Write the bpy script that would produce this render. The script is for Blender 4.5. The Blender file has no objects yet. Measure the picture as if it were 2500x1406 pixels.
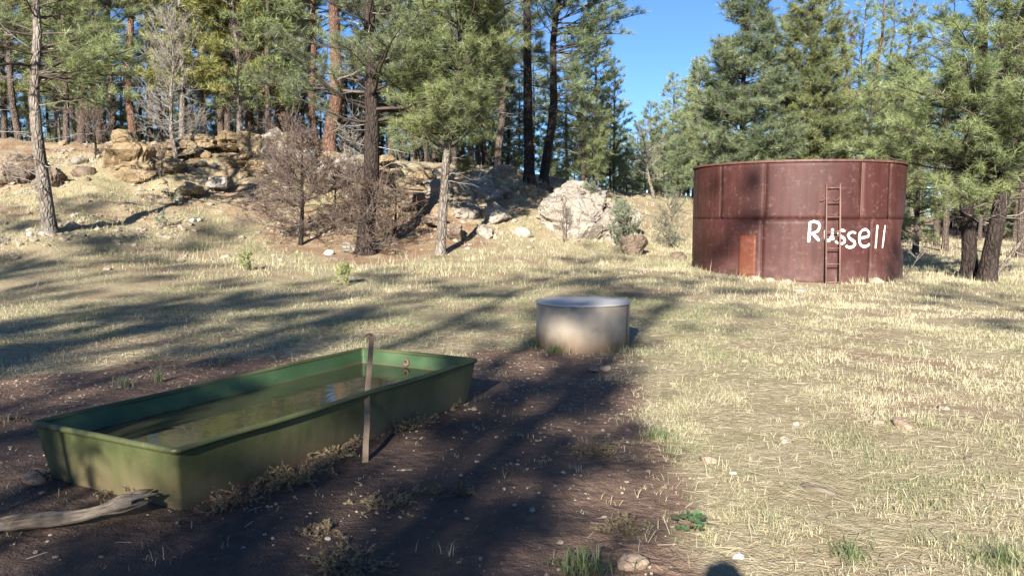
import bpy, bmesh, math
import numpy as np
from mathutils import Vector, Matrix

# ------------------------------------------------------------------ camera, sky, sun, exposure
F, CX, CY, EYE, PITCH = 1962.0, 1250.0, 703.0, 1.6, math.radians(5.04)
SUN_EL, SUN_AZ = math.radians(24.0), math.radians(13.94)      # light travels towards +Y, turned 13.94 deg to +X

S = bpy.context.scene
C = S.collection
cam_d = bpy.data.cameras.new('camera'); cam = bpy.data.objects.new('camera', cam_d); C.objects.link(cam)
cam.location = (0, 0, EYE); cam.rotation_euler = (math.radians(90) - PITCH, 0, 0)
cam_d.sensor_width = 36; cam_d.lens = 36 * F / 2500; cam_d.clip_end = 3000; cam_d.clip_start = 0.02
S.camera = cam

W = bpy.data.worlds.new('World'); S.world = W; W.use_nodes = True
wn = W.node_tree.nodes; wl = W.node_tree.links
sky = wn.new('ShaderNodeTexSky'); sky.sky_type = 'NISHITA'; sky.sun_disc = False
sky.sun_elevation = SUN_EL; sky.sun_rotation = math.pi + SUN_AZ
sky.altitude = 2100; sky.air_density = 1.0; sky.dust_density = 0.0; sky.ozone_density = 7.0
wl.new(sky.outputs[0], wn['Background'].inputs[0]); wn['Background'].inputs[1].default_value = 0.056

sun_d = bpy.data.lights.new('sun', 'SUN'); sun_d.energy = 5.0; sun_d.angle = math.radians(0.55); sun_d.color = (1.0, 0.92, 0.80)
sun = bpy.data.objects.new('sun', sun_d); C.objects.link(sun)
LIGHT = Vector((math.sin(SUN_AZ) * math.cos(SUN_EL), math.cos(SUN_AZ) * math.cos(SUN_EL), -math.sin(SUN_EL)))
sun.rotation_euler = LIGHT.to_track_quat('-Z', 'Y').to_euler(); sun.location = (-20, -60, 40)

S.view_settings.view_transform = 'Standard'; S.view_settings.look = 'None'
S.view_settings.exposure = 1.68; S.view_settings.gamma = 1.0
S.render.engine = 'CYCLES'
S.cycles.max_bounces = 6; S.cycles.diffuse_bounces = 3; S.cycles.transmission_bounces = 4; S.cycles.transparent_max_bounces = 4
S.cycles.use_denoising = True

# ------------------------------------------------------------------ numeric helpers
def ray(px, py):
    u, v = (px - CX) / F, (py - CY) / F
    return np.array([u, math.cos(PITCH) - v * math.sin(PITCH), -math.sin(PITCH) - v * math.cos(PITCH)])
def at(px, py, Y):                       # the point at forward distance Y seen at a place in the photograph
    d = ray(px, py); return np.array([0, 0, EYE]) + d * (Y / d[1])
def flat(px, py, z=0.0):                 # the point at height z seen there
    d = ray(px, py); return np.array([0, 0, EYE]) + d * ((z - EYE) / d[2])

def _hash(ix, iy, iz, seed):
    h = (ix.astype(np.int64) * 374761393 + iy.astype(np.int64) * 668265263 + iz.astype(np.int64) * 2147483647 + seed * 974711) & 0xffffffff
    h = ((h ^ (h >> 13)) * 1274126177) & 0xffffffff
    return ((h ^ (h >> 16)) & 0xffff) / 65535.0
def vnoise(x, y, z=None, seed=0):
    x = np.asarray(x, float); y = np.asarray(y, float); z = np.zeros_like(x) if z is None else np.asarray(z, float)
    ix, iy, iz = np.floor(x), np.floor(y), np.floor(z)
    fx, fy, fz = x - ix, y - iy, z - iz
    fx, fy, fz = [t * t * t * (t * (t * 6 - 15) + 10) for t in (fx, fy, fz)]
    r = 0
    for a in (0, 1):
        for b in (0, 1):
            for c in (0, 1):
                w = (fx if a else 1 - fx) * (fy if b else 1 - fy) * (fz if c else 1 - fz)
                r = r + w * _hash(ix + a, iy + b, iz + c, seed)
    return r * 2 - 1
def fbm(x, y, z=None, seed=0, octv=4, gain=0.5):
    r, a, f, t = 0, 1.0, 1.0, 0
    for o in range(octv):
        r = r + a * vnoise(np.asarray(x) * f, np.asarray(y) * f, None if z is None else np.asarray(z) * f, seed + o * 17)
        t += a; a *= gain; f *= 2.03
    return r / t
def norm(v):
    return v / np.maximum(np.linalg.norm(v, axis=-1, keepdims=True), 1e-9)
def smooth(a, b, x):
    t = np.clip((x - a) / (b - a), 0, 1); return t * t * (3 - 2 * t)
def poly_sd(x, y, pts):                  # signed distance to a polygon, negative inside
    x = np.asarray(x, float); y = np.asarray(y, float)
    d = np.full(x.shape, 1e9); ins = np.zeros(x.shape, bool); n = len(pts)
    for i in range(n):
        ax, ay = pts[i]; bx, by = pts[(i + 1) % n]
        ex, ey = bx - ax, by - ay
        t = np.clip(((x - ax) * ex + (y - ay) * ey) / (ex * ex + ey * ey), 0, 1)
        d = np.minimum(d, np.hypot(x - ax - t * ex, y - ay - t * ey))
        cond = ((ay > y) != (by > y)) & (x < ex * (y - ay) / (ey if ey else 1e-9) + ax)
        ins ^= cond
    return np.where(ins, -d, d)

# ------------------------------------------------------------------ mesh / object helpers
def ordinal(n):
    ones = ['', 'first', 'second', 'third', 'fourth', 'fifth', 'sixth', 'seventh', 'eighth', 'ninth', 'tenth', 'eleventh', 'twelfth', 'thirteenth', 'fourteenth', 'fifteenth', 'sixteenth', 'seventeenth', 'eighteenth', 'nineteenth']
    tens = {2: 'twent', 3: 'thirt', 4: 'fort', 5: 'fift', 6: 'sixt', 7: 'sevent', 8: 'eight', 9: 'ninet'}
    if n < 20: return ones[n]
    return tens[n // 10] + ('ieth' if n % 10 == 0 else 'y-' + ones[n % 10])
def make_mesh(name, V, faces, mat=None, smooth_shade=True, attrs=None):
    """faces: list of (n,3) and (n,4) int arrays"""
    V = np.ascontiguousarray(V, np.float32)
    faces = [np.asarray(f, np.int32) for f in faces if len(f)]
    loops = np.concatenate([f.ravel() for f in faces])
    sizes = np.concatenate([np.full(len(f), f.shape[1], np.int32) for f in faces])
    starts = np.concatenate([[0], np.cumsum(sizes)[:-1]]).astype(np.int32)
    m = bpy.data.meshes.new(name)
    m.vertices.add(len(V)); m.vertices.foreach_set('co', V.ravel())
    m.loops.add(len(loops)); m.loops.foreach_set('vertex_index', loops)
    m.polygons.add(len(sizes)); m.polygons.foreach_set('loop_start', starts)
    try: m.polygons.foreach_set('loop_total', sizes)
    except Exception: pass
    m.polygons.foreach_set('use_smooth', np.full(len(sizes), bool(smooth_shade)))
    m.update(calc_edges=True)
    for k, a in (attrs or {}).items():
        at_ = m.attributes.new(k, 'FLOAT', 'POINT'); at_.data.foreach_set('value', np.ascontiguousarray(a, np.float32))
    if mat is not None: m.materials.append(mat)
    return m
def link(name, mesh, parent=None, loc=None, rot=None, scale=None):
    o = bpy.data.objects.new(name, mesh); C.objects.link(o)
    if parent is not None: o.parent = parent
    if loc is not None: o.location = [float(t) for t in loc]
    if rot is not None: o.rotation_euler = rot
    if scale is not None: o.scale = (scale,) * 3 if np.isscalar(scale) else scale
    return o
def tag(o, label=None, cat=None, group=None, kind=None):
    for k, v in (('label', label), ('category', cat), ('group', group), ('kind', kind)):
        if v: o[k] = v
    return o
def thing(name, label, cat, loc, rotz=0.0, group=None, scale=1.0):
    o = bpy.data.objects.new(name, None); C.objects.link(o); o.empty_display_size = 0.2
    o.location = [float(t) for t in loc]; o.rotation_euler = (0, 0, rotz); o.scale = (scale,) * 3
    return tag(o, label, cat, group)
class MB:                                # collects pieces into one mesh
    def __init__(s): s.V, s.T, s.Q, s.A, s.n = [], [], [], [], 0
    def add(s, V, T=None, Q=None, a=None):
        V = np.asarray(V, float).reshape(-1, 3)
        if T is not None and len(T): s.T.append(np.asarray(T) + s.n)
        if Q is not None and len(Q): s.Q.append(np.asarray(Q) + s.n)
        s.V.append(V); s.A.append(np.full(len(V), 0.5) if a is None else np.broadcast_to(a, (len(V),))); s.n += len(V)
        return s
    def mesh(s, name, mat, sm=True):
        f = []
        if s.Q: f.append(np.concatenate(s.Q))
        if s.T: f.append(np.concatenate(s.T))
        return make_mesh(name, np.concatenate(s.V), f, mat, sm, {'tint': np.concatenate(s.A)})
    def tubes(s, P, R, sides=4, a=None, cap=True):
        """P (N,k,3) centre lines, R (N,k) radii"""
        P = np.asarray(P, float); R = np.asarray(R, float)
        if P.ndim == 2: P = P[None]; R = R[None]
        N, k, _ = P.shape
        if N == 0: return s
        T = np.empty_like(P); T[:, 1:-1] = P[:, 2:] - P[:, :-2]; T[:, 0] = P[:, 1] - P[:, 0]; T[:, -1] = P[:, -1] - P[:, -2]
        T = norm(T)
        ref = np.where(np.abs(T[:, :1, 2:3]) > 0.8, np.array([1.0, 0, 0]), np.array([0, 0, 1.0]))
        ref = np.broadcast_to(ref, T.shape)
        A = norm(np.cross(T, ref)); B = np.cross(T, A)
        ang = np.arange(sides) / sides * 2 * np.pi
        V = P[:, :, None] + R[:, :, None, None] * (np.cos(ang)[None, None, :, None] * A[:, :, None] + np.sin(ang)[None, None, :, None] * B[:, :, None])
        base = (np.arange(N) * k * sides)[:, None, None]
        i = np.arange(k - 1)[None, :, None] * sides; j = np.arange(sides)[None, None, :]; j2 = (j + 1) % sides
        Q = np.stack([base + i + j, base + i + j2, base + i + sides + j2, base + i + sides + j], -1).reshape(-1, 4)
        aa = None if a is None else (np.repeat(a, k * sides) if np.ndim(a) else a)
        s.add(V.reshape(-1, 3), None, Q, aa)
        if cap:                                           # fan caps at both ends
            n0 = s.n - N * k * sides
            for e in (0, k - 1):
                c0 = s.n
                s.add(P[:, e], None, None, None if a is None else a)
                ring = n0 + (np.arange(N) * k * sides + e * sides)[:, None] + np.arange(sides)[None]
                nxt = np.roll(ring, -1, 1); cc = np.broadcast_to((c0 + np.arange(N))[:, None], ring.shape)
                t = np.stack([cc, nxt, ring] if e == 0 else [cc, ring, nxt], -1).reshape(-1, 3)
                s.T.append(t)
        return s
    def box(s, c, e, M=None):
        c = np.asarray(c, float); e = np.asarray(e, float) / 2
        V = np.array([[x, y, z] for x in (-1, 1) for y in (-1, 1) for z in (-1, 1)], float) * e
        if M is not None: V = V @ np.asarray(M).T
        return s.add(V + c, None, [[0, 1, 3, 2], [4, 6, 7, 5], [0, 4, 5, 1], [2, 3, 7, 6], [0, 2, 6, 4], [1, 5, 7, 3]])

# ------------------------------------------------------------------ materials
def new_mat(name):
    m = bpy.data.materials.new(name); m.use_nodes = True
    nt = m.node_tree; b = nt.nodes['Principled BSDF']
    return m, nt, b
class NT:
    def __init__(s, nt): s.nt = nt
    def n(s, t, **kw):
        nd = s.nt.nodes.new(t)
        for k, v in kw.items(): setattr(nd, k, v)
        return nd
    def put(s, nd, key, v):
        if hasattr(v, 'links'): s.nt.links.new(v, nd.inputs[key])
        elif v is not None:
            if isinstance(v, tuple) and len(v) == 3: v = v + (1,)
            nd.inputs[key].default_value = v
    def coord(s, which='Object', scale=(1, 1, 1)):
        c = s.n('ShaderNodeTexCoord'); m = s.n('ShaderNodeMapping'); s.nt.links.new(c.outputs[which], m.inputs[0]); m.inputs['Scale'].default_value = scale
        return m.outputs[0]
    def world(s, scale=(1, 1, 1)):
        c = s.n('ShaderNodeNewGeometry'); m = s.n('ShaderNodeMapping'); s.nt.links.new(c.outputs['Position'], m.inputs[0]); m.inputs['Scale'].default_value = scale
        return m.outputs[0]
    def noise(s, vec, scale, detail=4, rough=0.55, out='Fac', dist=0.0):
        nd = s.n('ShaderNodeTexNoise'); s.put(nd, 'Vector', vec); s.put(nd, 'Scale', scale); s.put(nd, 'Detail', detail); s.put(nd, 'Roughness', rough); s.put(nd, 'Distortion', dist)
        return nd.outputs[out]
    def voro(s, vec, scale, feature='F1', out='Distance', rnd=1.0):
        nd = s.n('ShaderNodeTexVoronoi', feature=feature); s.put(nd, 'Vector', vec); s.put(nd, 'Scale', scale); s.put(nd, 'Randomness', rnd)
        return nd.outputs[out]
    def ramp(s, fac, stops, interp='LINEAR'):
        nd = s.n('ShaderNodeValToRGB'); s.put(nd, 'Fac', fac); e = nd.color_ramp.elements; nd.color_ramp.interpolation = interp
        while len(e) < len(stops): e.new(0.5)
        for i, (p, c) in enumerate(stops):
            e[i].position = p; e[i].color = (c, c, c, 1) if np.isscalar(c) else tuple(c) + (1,)
        return nd.outputs['Color']
    def mix(s, fac, a, b, mode='MIX'):
        nd = s.n('ShaderNodeMix', data_type='RGBA', blend_type=mode); s.put(nd, 0, fac); s.put(nd, 6, a); s.put(nd, 7, b)
        return nd.outputs[2]
    def math(s, op, a, b=None, c=None, clamp=False):
        nd = s.n('ShaderNodeMath', operation=op, use_clamp=clamp); s.put(nd, 0, a); s.put(nd, 1, b); s.put(nd, 2, c)
        return nd.outputs[0]
    def attr(s, name):
        nd = s.n('ShaderNodeAttribute'); nd.attribute_name = name; return nd.outputs['Fac']
    def rnd(s): return s.n('ShaderNodeObjectInfo').outputs['Random']
    def bump(s, h, strength=0.5, dist=0.02, normal=None):
        nd = s.n('ShaderNodeBump'); s.put(nd, 'Height', h); s.put(nd, 'Strength', strength); s.put(nd, 'Distance', dist)
        if normal is not None: s.put(nd, 'Normal', normal)
        return nd.outputs[0]
    def sep(s, vec, i):
        nd = s.n('ShaderNodeSeparateXYZ'); s.put(nd, 0, vec); return nd.outputs[i]
    def maprange(s, v, a, b, c=0.0, d=1.0):
        nd = s.n('ShaderNodeMapRange'); nd.clamp = True
        for i, t in enumerate((v, a, b, c, d)): s.put(nd, i, t)
        return nd.outputs[0]

def leaf_mat(name, dark, light, trans=0.2, rough=0.42, vary=0.2, spec=0.45):
    m, nt, b = new_mat(name); t = NT(nt)
    col = t.mix(t.attr('tint'), dark, light)
    hs = t.n('ShaderNodeHueSaturation'); t.put(hs, 'Color', col)
    t.put(hs, 'Value', t.maprange(t.rnd(), 0, 1, 1 - vary, 1 + vary)); t.put(hs, 'Hue', t.maprange(t.math('FRACT', t.math('MULTIPLY', t.rnd(), 7.3)), 0, 1, 0.485, 0.515))
    col = hs.outputs[0]
    t.put(b, 'Base Color', col); t.put(b, 'Roughness', rough); t.put(b, 'Specular IOR Level', spec)
    tr = t.n('ShaderNodeBsdfTranslucent'); t.put(tr, 'Color', col)
    mx = t.n('ShaderNodeMixShader'); t.put(mx, 0, trans); nt.links.new(b.outputs[0], mx.inputs[1]); nt.links.new(tr.outputs[0], mx.inputs[2])
    nt.links.new(mx.outputs[0], nt.nodes['Material Output'].inputs[0])
    return m
def bark_mat(name, c1, c2, c3, sx=7.0):
    m, nt, b = new_mat(name); t = NT(nt)
    v = t.coord('Object', (sx, sx, sx * 0.42))
    pl = t.voro(v, 1.6, 'DISTANCE_TO_EDGE'); n1 = t.noise(v, 2.2, 5); n2 = t.noise(t.coord('Object', (1, 1, 0.5)), 1.4, 3)
    col = t.ramp(n1, [(0.3, c1), (0.52, c2), (0.72, c3)])
    crack = t.ramp(pl, [(0.0, 0.25), (0.10, 1.0)])
    col = t.mix(1.0, col, crack, 'MULTIPLY')
    col = t.mix(t.maprange(n2, 0.4, 0.75), col, c3)
    t.put(b, 'Base Color', col); t.put(b, 'Roughness', 0.9); t.put(b, 'Specular IOR Level', 0.15)
    h = t.math('ADD', t.math('MULTIPLY', t.math('MINIMUM', pl, 0.22), 3.0), n1)
    t.put(b, 'Normal', t.bump(h, 0.9, 0.05))
    return m
def twig_mat(name, c1, c2):
    m, nt, b = new_mat(name); t = NT(nt)
    col = t.mix(t.attr('tint'), c1, c2); n1 = t.noise(t.coord('Object'), 9.0, 3)
    col = t.mix(1.0, col, t.ramp(n1, [(0.3, 0.7), (0.7, 1.15)]), 'MULTIPLY')
    t.put(b, 'Base Color', col); t.put(b, 'Roughness', 0.85); t.put(b, 'Specular IOR Level', 0.2)
    return m
def rock_mat(name, c1, c2, c3, scale=1.0, lichen=(0.10, 0.09, 0.075)):
    m, nt, b = new_mat(name); t = NT(nt)
    v = t.world((scale,) * 3)
    n1 = t.noise(v, 1.1, 6, 0.6); n2 = t.noise(v, 7.0, 6, 0.65); n3 = t.noise(v, 28.0, 4)
    w = t.n('ShaderNodeVectorMath', operation='ADD'); t.put(w, 0, v)
    sc = t.n('ShaderNodeVectorMath', operation='SCALE'); t.put(sc, 0, t.noise(v, 1.6, 4, out='Color')); t.put(sc, 'Scale', 0.9); t.put(w, 1, sc.outputs[0])
    vd = t.voro(w.outputs[0], 1.5, 'DISTANCE_TO_EDGE'); vd2 = t.voro(w.outputs[0], 4.5, 'DISTANCE_TO_EDGE')
    col = t.ramp(n1, [(0.28, c1), (0.5, c2), (0.72, c3)])
    col = t.mix(t.maprange(n2, 0.5, 0.72, 0.0, 0.75), col, c1)
    col = t.mix(t.maprange(n3, 0.58, 0.75, 0.0, 0.6), col, lichen)
    cr = t.math('MULTIPLY', t.ramp(vd, [(0.0, 0.45), (0.02, 1.0)]), t.ramp(vd2, [(0.0, 0.85), (0.02, 1.0)]))
    col = t.mix(1.0, col, cr, 'MULTIPLY')
    t.put(b, 'Base Color', col); t.put(b, 'Roughness', 0.92); t.put(b, 'Specular IOR Level', 0.15)
    h = t.math('ADD', t.math('ADD', t.math('MULTIPLY', n2, 0.8), t.math('MULTIPLY', n3, 0.35)), t.math('MULTIPLY', t.math('MINIMUM', vd, 0.03), 9.0))
    t.put(b, 'Normal', t.bump(h, 0.9, 0.09 / scale))
    return m

M = {}
M['needle'] = leaf_mat('pine_needles', (0.098, 0.130, 0.056), (0.255, 0.290, 0.120))
M['needle_blue'] = leaf_mat('pine_needles_cool', (0.090, 0.125, 0.068), (0.235, 0.280, 0.145))
M['needle_yellow'] = leaf_mat('pine_needles_yellowing', (0.15, 0.165, 0.05), (0.33, 0.325, 0.115))
M['needle_brown'] = leaf_mat('dead_needles', (0.085, 0.035, 0.018), (0.19, 0.085, 0.042), 0.2)
M['bark'] = bark_mat('pine_bark', (0.032, 0.024, 0.020), (0.085, 0.066, 0.055), (0.15, 0.12, 0.10))
M['bark_dark_shaded'] = bark_mat('dark_shaded_pine_bark', (0.014, 0.011, 0.010), (0.034, 0.026, 0.023), (0.062, 0.048, 0.042))  # dark bark, deepened further to put the right-hand trunks' shade into it
M['bark_grey'] = bark_mat('young_pine_bark', (0.06, 0.05, 0.042), (0.16, 0.135, 0.115), (0.27, 0.24, 0.21))
M['bark_red'] = bark_mat('old_pine_bark', (0.045, 0.027, 0.021), (0.12, 0.068, 0.048), (0.19, 0.115, 0.082))
M['bark_burnt'] = bark_mat('burnt_bark', (0.012, 0.011, 0.010), (0.028, 0.024, 0.022), (0.055, 0.045, 0.04))
M['limb'] = twig_mat('pine_limb', (0.045, 0.035, 0.03), (0.11, 0.09, 0.075))
M['twig_grey'] = twig_mat('dead_twig_grey', (0.16, 0.145, 0.13), (0.34, 0.31, 0.275))
M['twig_brown'] = twig_mat('dead_twig_brown', (0.07, 0.05, 0.042), (0.20, 0.155, 0.13))
M['rock'] = rock_mat('limestone', (0.20, 0.175, 0.145), (0.32, 0.285, 0.245), (0.42, 0.385, 0.335))
M['rock_warm'] = rock_mat('limestone_warm', (0.16, 0.115, 0.065), (0.27, 0.205, 0.125), (0.35, 0.285, 0.19))
M['rock_dark'] = rock_mat('limestone_dark', (0.09, 0.065, 0.05), (0.19, 0.145, 0.11), (0.30, 0.24, 0.19))
M['stone'] = rock_mat('field_stone', (0.22, 0.18, 0.135), (0.34, 0.29, 0.23), (0.44, 0.385, 0.31), 4.0)
M['stone_brown'] = rock_mat('brown_stone', (0.20, 0.14, 0.105), (0.33, 0.25, 0.19), (0.43, 0.35, 0.28), 4.0)
M['stone_white'] = rock_mat('white_stone', (0.55, 0.53, 0.50), (0.68, 0.66, 0.63), (0.78, 0.76, 0.73), 6.0)

# ------------------------------------------------------------------ terrain height
def zc(px, rows): return [(Y, at(px, y, Y)[2]) for y, Y in rows]
_cols = [(-900, zc(0, [(740, 14), (640, 18), (565, 20.5), (470, 25), (400, 28), (350, 31)]) + [(45, 5.2), (90, 6.5)]),
         (0, zc(0, [(740, 14), (640, 18), (565, 20.5), (470, 25), (400, 28), (350, 31)]) + [(45, 5.2), (90, 6.5)]),
         (120, zc(120, [(740, 14), (640, 18), (568, 20.2), (480, 25), (400, 28), (350, 31)]) + [(45, 5.1), (90, 6.5)]),
         (300, zc(300, [(740, 14), (640, 19), (560, 23), (470, 26), (405, 28), (345, 31)]) + [(45, 5.0), (90, 6.5)]),
         (600, zc(600, [(730, 15), (650, 20), (590, 23.5), (490, 27), (405, 29.5), (345, 32)]) + [(50, 5.3), (90, 6.5)]),
         (735, zc(735, [(715, 16), (640, 21), (600, 23.4), (520, 26.5), (430, 29), (370, 31.5)]) + [(50, 5.0), (90, 6.3)]),
         (900, zc(900, [(700, 17), (640, 21.5), (612, 23), (525, 26.5), (450, 28.5), (388, 31)]) + [(50, 4.6), (90, 6.0)]),
         (1075, zc(1075, [(690, 18), (622, 22.5), (575, 25), (500, 27.5), (440, 29.5), (400, 32)]) + [(50, 4.2), (90, 5.5)]),
         (1200, zc(1200, [(680, 19), (610, 24), (560, 26), (490, 28), (435, 30), (410, 34)]) + [(50, 4.0), (90, 5.0)]),
         (1310, zc(1310, [(670, 20), (612, 24), (580, 26), (490, 28.5), (446, 30), (435, 36)]) + [(60, 3.6), (90, 4.5)]),
         (1430, zc(1430, [(660, 21), (620, 24.5), (598, 26), (520, 29), (478, 31), (455, 36)]) + [(60, 3.4), (90, 4.0)]),
         (1560, zc(1560, [(640, 24), (622, 26), (560, 31), (500, 38), (478, 46)]) + [(60, 3.2), (90, 3.8)]),
         (1680, zc(1680, [(632, 25), (590, 30), (540, 36), (500, 44), (482, 50)]) + [(60, 3.0), (90, 3.4)]),
         (1850, [(24, 0.02), (30, 0.4), (40, 1.0), (60, 1.9), (90, 2.4)]),
         (2250, [(26, 0.0), (44, 0.10), (60, 0.35), (90, 0.8)]),
         (2500, [(26, 0.0), (44, 0.05), (60, 0.2), (90, 0.5)]),
         (3600, [(26, 0.0), (44, 0.0), (60, 0.1), (90, 0.3)])]
_Yg = np.arange(0, 120.1, 0.5); _ug = np.arange(-1.2, 1.2001, 0.02)
_tab = np.array([np.interp(_Yg, [0, 9] + [p[0] for p in c], [0, 0] + [p[1] for p in c]) for _, c in _cols])
_cu = np.array([(p - CX) / F for p, _ in _cols])
_TAB = np.array([[np.interp(u, _cu, _tab[:, j]) for j in range(len(_Yg))] for u in _ug])
def _blur(A, k, ax):
    w = np.exp(-0.5 * (np.arange(-3 * k, 3 * k + 1) / k) ** 2); w /= w.sum()
    P = np.pad(A, [(3 * k, 3 * k) if i == ax else (0, 0) for i in range(2)], mode='edge')
    return np.apply_along_axis(lambda r: np.convolve(r, w, 'valid'), ax, P)
_TAB = _blur(_blur(_TAB, 1, 1), 1, 0)
def ground_base(x, y):
    x = np.asarray(x, float); y = np.asarray(y, float)
    u = np.clip(x / np.maximum(y, 3.0), -1.199, 1.199); yy = np.clip(y, 0, 119.9)
    a = (u + 1.2) / 0.02; b = yy / 0.5; i = a.astype(int); j = b.astype(int); i = np.clip(i, 0, len(_ug) - 2); j = np.clip(j, 0, len(_Yg) - 2)
    fa, fb = a - i, b - j
    return _TAB[i, j] * (1 - fa) * (1 - fb) + _TAB[i + 1, j] * fa * (1 - fb) + _TAB[i, j + 1] * (1 - fa) * fb + _TAB[i + 1, j + 1] * fa * fb
def gz(x, y):
    x = np.asarray(x, float); y = np.asarray(y, float)
    b = ground_base(x, y); hill = smooth(0.35, 2.0, b)
    near = 1 - smooth(10, 16, np.hypot(x, y))
    return b + hill * (0.30 * fbm(x * 0.5, y * 0.5, seed=3, octv=4) + 0.16 * np.abs(fbm(x * 1.1, y * 1.6, seed=13, octv=4)) + 0.06 * vnoise(x * 3, y * 3, seed=9)) \
        + 0.035 * (1 - hill) * fbm(x * 0.6, y * 0.6, seed=5, octv=3) + near * (0.014 * fbm(x * 3.1, y * 3.1, seed=8, octv=4) + 0.010 * np.minimum(0, vnoise(x * 5.5, y * 5.5, seed=18) + 0.25))
def on(x, y): return np.array([x, y, float(gz(x, y))])
def hit(px, py, y0=3.0, y1=110.0):       # where the sight line meets the terrain
    d = ray(px, py); Y = np.arange(y0, y1, 0.05); P = np.array([0, 0, EYE]) + d[None] * (Y / d[1])[:, None]
    k = np.nonzero(P[:, 2] <= gz(P[:, 0], P[:, 1]))[0]
    return P[k[0]] if len(k) else P[-1]

# masks of what covers the ground (bare soil, wet soil, needle litter)
SOIL = [(-9, 1), (0.75, 1), (0.85, 3.6), (0.95, 4.8), (1.0, 6.0), (0.95, 7.9), (1.35, 9.0), (0.9, 9.7), (0.1, 9.6), (-0.9, 9.2), (-2.2, 9.3), (-3.5, 8.9), (-5.2, 7.9), (-9, 7.5)]
WET = [(-6, 1.5), (0.1, 1.5), (0.25, 4.2), (0.3, 5.4), (0.2, 6.6), (-0.1, 7.6), (-1.6, 7.4), (-3.2, 5.8), (-6, 5.2)]
LITTER = [(-7.0, 22.4), (-4.2, 20.9), (-1.6, 21.8), (-0.6, 24.5), (-1.5, 27.0), (-5, 27.0), (-7.2, 25.0)]
def soil_m(x, y): return smooth(0.35, -0.35, poly_sd(x, y, SOIL) + 0.55 * fbm(np.asarray(x) * 1.3, np.asarray(y) * 1.3, seed=21, octv=3))
def wet_m(x, y): return smooth(0.5, -0.5, poly_sd(x, y, WET) + 0.4 * fbm(np.asarray(x) * 1.1, np.asarray(y) * 1.1, seed=31, octv=3))
def litter_m(x, y):
    x = np.asarray(x, float); y = np.asarray(y, float); b = ground_base(x, y)
    a = smooth(0.9, -0.6, poly_sd(x, y, LITTER) + 1.0 * fbm(x * 0.7, y * 0.7, seed=41, octv=3))
    shade = smooth(3.1, 4.2, b) * smooth(0.45, 0.1, x / np.maximum(y, 3)) * 0.9  # needle litter covering the forest floor high on the ridge
    far_litter = smooth(48, 56, y)  # litter cover far out under the trees
    patch = 0.75 * smooth(0.7, 1.6, b) * smooth(0.05, 0.45, fbm(x * 0.35, y * 0.35, seed=43, octv=3)) * smooth(0.2, 0.05, x / np.maximum(y, 3))
    return np.clip(np.maximum(np.maximum(np.maximum(a, shade), far_litter), patch), 0, 1)

def axis(lo, hi, a, b, step, grow=1.18):
    core = list(np.arange(a, b + 1e-6, step)); s, v = step, b
    while v < hi: s *= grow; v += s; core.append(min(v, hi))
    s, v = step, a
    while v > lo: s *= grow; v -= s; core.insert(0, max(v, lo))
    return np.array(core)
gx = axis(-900, 900, -22, 24, 0.2); gy = axis(-200, 1500, 1.0, 46, 0.2)
GX, GY = np.meshgrid(gx, gy, indexing='xy'); GZ = gz(GX, GY)
nx, ny = len(gx), len(gy)
idx = (np.arange(ny - 1)[:, None] * nx + np.arange(nx - 1)[None]).ravel()
gm, nt, b = new_mat('ground'); t = NT(nt); pw = t.world()
nA = t.noise(pw, 1.6, 6, 0.6); nB = t.noise(pw, 14.0, 5, 0.65); nC = t.noise(pw, 70.0, 3); nD = t.noise(pw, 0.35, 3)
grass_c = t.ramp(nB, [(0.28, (0.20, 0.155, 0.093)), (0.5, (0.32, 0.27, 0.17)), (0.72, (0.42, 0.37, 0.25))])
grass_c = t.mix(t.maprange(nA, 0.46, 0.62, 0.0, 0.55), grass_c, (0.22, 0.215, 0.10))
grass_c = t.mix(t.maprange(t.math('ADD', nD, t.math('MULTIPLY', nA, 0.6)), 0.76, 0.95, 0.0, 0.7), grass_c, (0.25, 0.165, 0.115))
soil_c = t.ramp(nB, [(0.3, (0.12, 0.075, 0.052)), (0.55, (0.185, 0.12, 0.086)), (0.75, (0.255, 0.172, 0.125))])
wet_c = t.ramp(nB, [(0.3, (0.045, 0.030, 0.024)), (0.6, (0.075, 0.050, 0.039)), (0.8, (0.11, 0.074, 0.058))])
lit_c = t.ramp(t.noise(t.world((6, 20, 6)), 3.0, 5, 0.7), [(0.3, (0.09, 0.052, 0.032)), (0.5, (0.22, 0.135, 0.085)), (0.7, (0.36, 0.25, 0.165))])
soilf = t.maprange(t.math('ADD', t.attr('soil'), t.math('MULTIPLY', t.math('SUBTRACT', nB, 0.5), 0.8)), 0.3, 0.62)
wetf = t.maprange(t.math('ADD', t.attr('wet'), t.math('MULTIPLY', t.math('SUBTRACT', nA, 0.5), 0.9)), 0.25, 0.75)
litf = t.maprange(t.math('ADD', t.math('MULTIPLY', t.attr('litter'), 0.62), t.math('ADD', t.math('MULTIPLY', t.math('SUBTRACT', nA, 0.5), 1.5), t.math('MULTIPLY', t.math('SUBTRACT', nB, 0.5), 0.6))), 0.3, 0.7)
col = t.mix(soilf, grass_c, soil_c); col = t.mix(wetf, col, wet_c); col = t.mix(litf, col, lit_c)
t.put(b, 'Base Color', col); t.put(b, 'Roughness', t.mix(wetf, (0.95,) * 3, (0.62,) * 3)); t.put(b, 'Specular IOR Level', 0.3)
hgt = t.math('ADD', t.math('MULTIPLY', nB, 1.0), t.math('MULTIPLY', nC, 0.5))
hoof = t.math('MULTIPLY', t.math('MINIMUM', t.voro(t.world((1, 1, 0.01)), 6.5), 0.42), t.math('MULTIPLY', soilf, t.maprange(nA, 0.42, 0.6)))
t.put(b, 'Normal', t.bump(t.math('ADD', hgt, t.math('MULTIPLY', hoof, 2.2)), 0.85, 0.055))
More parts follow.
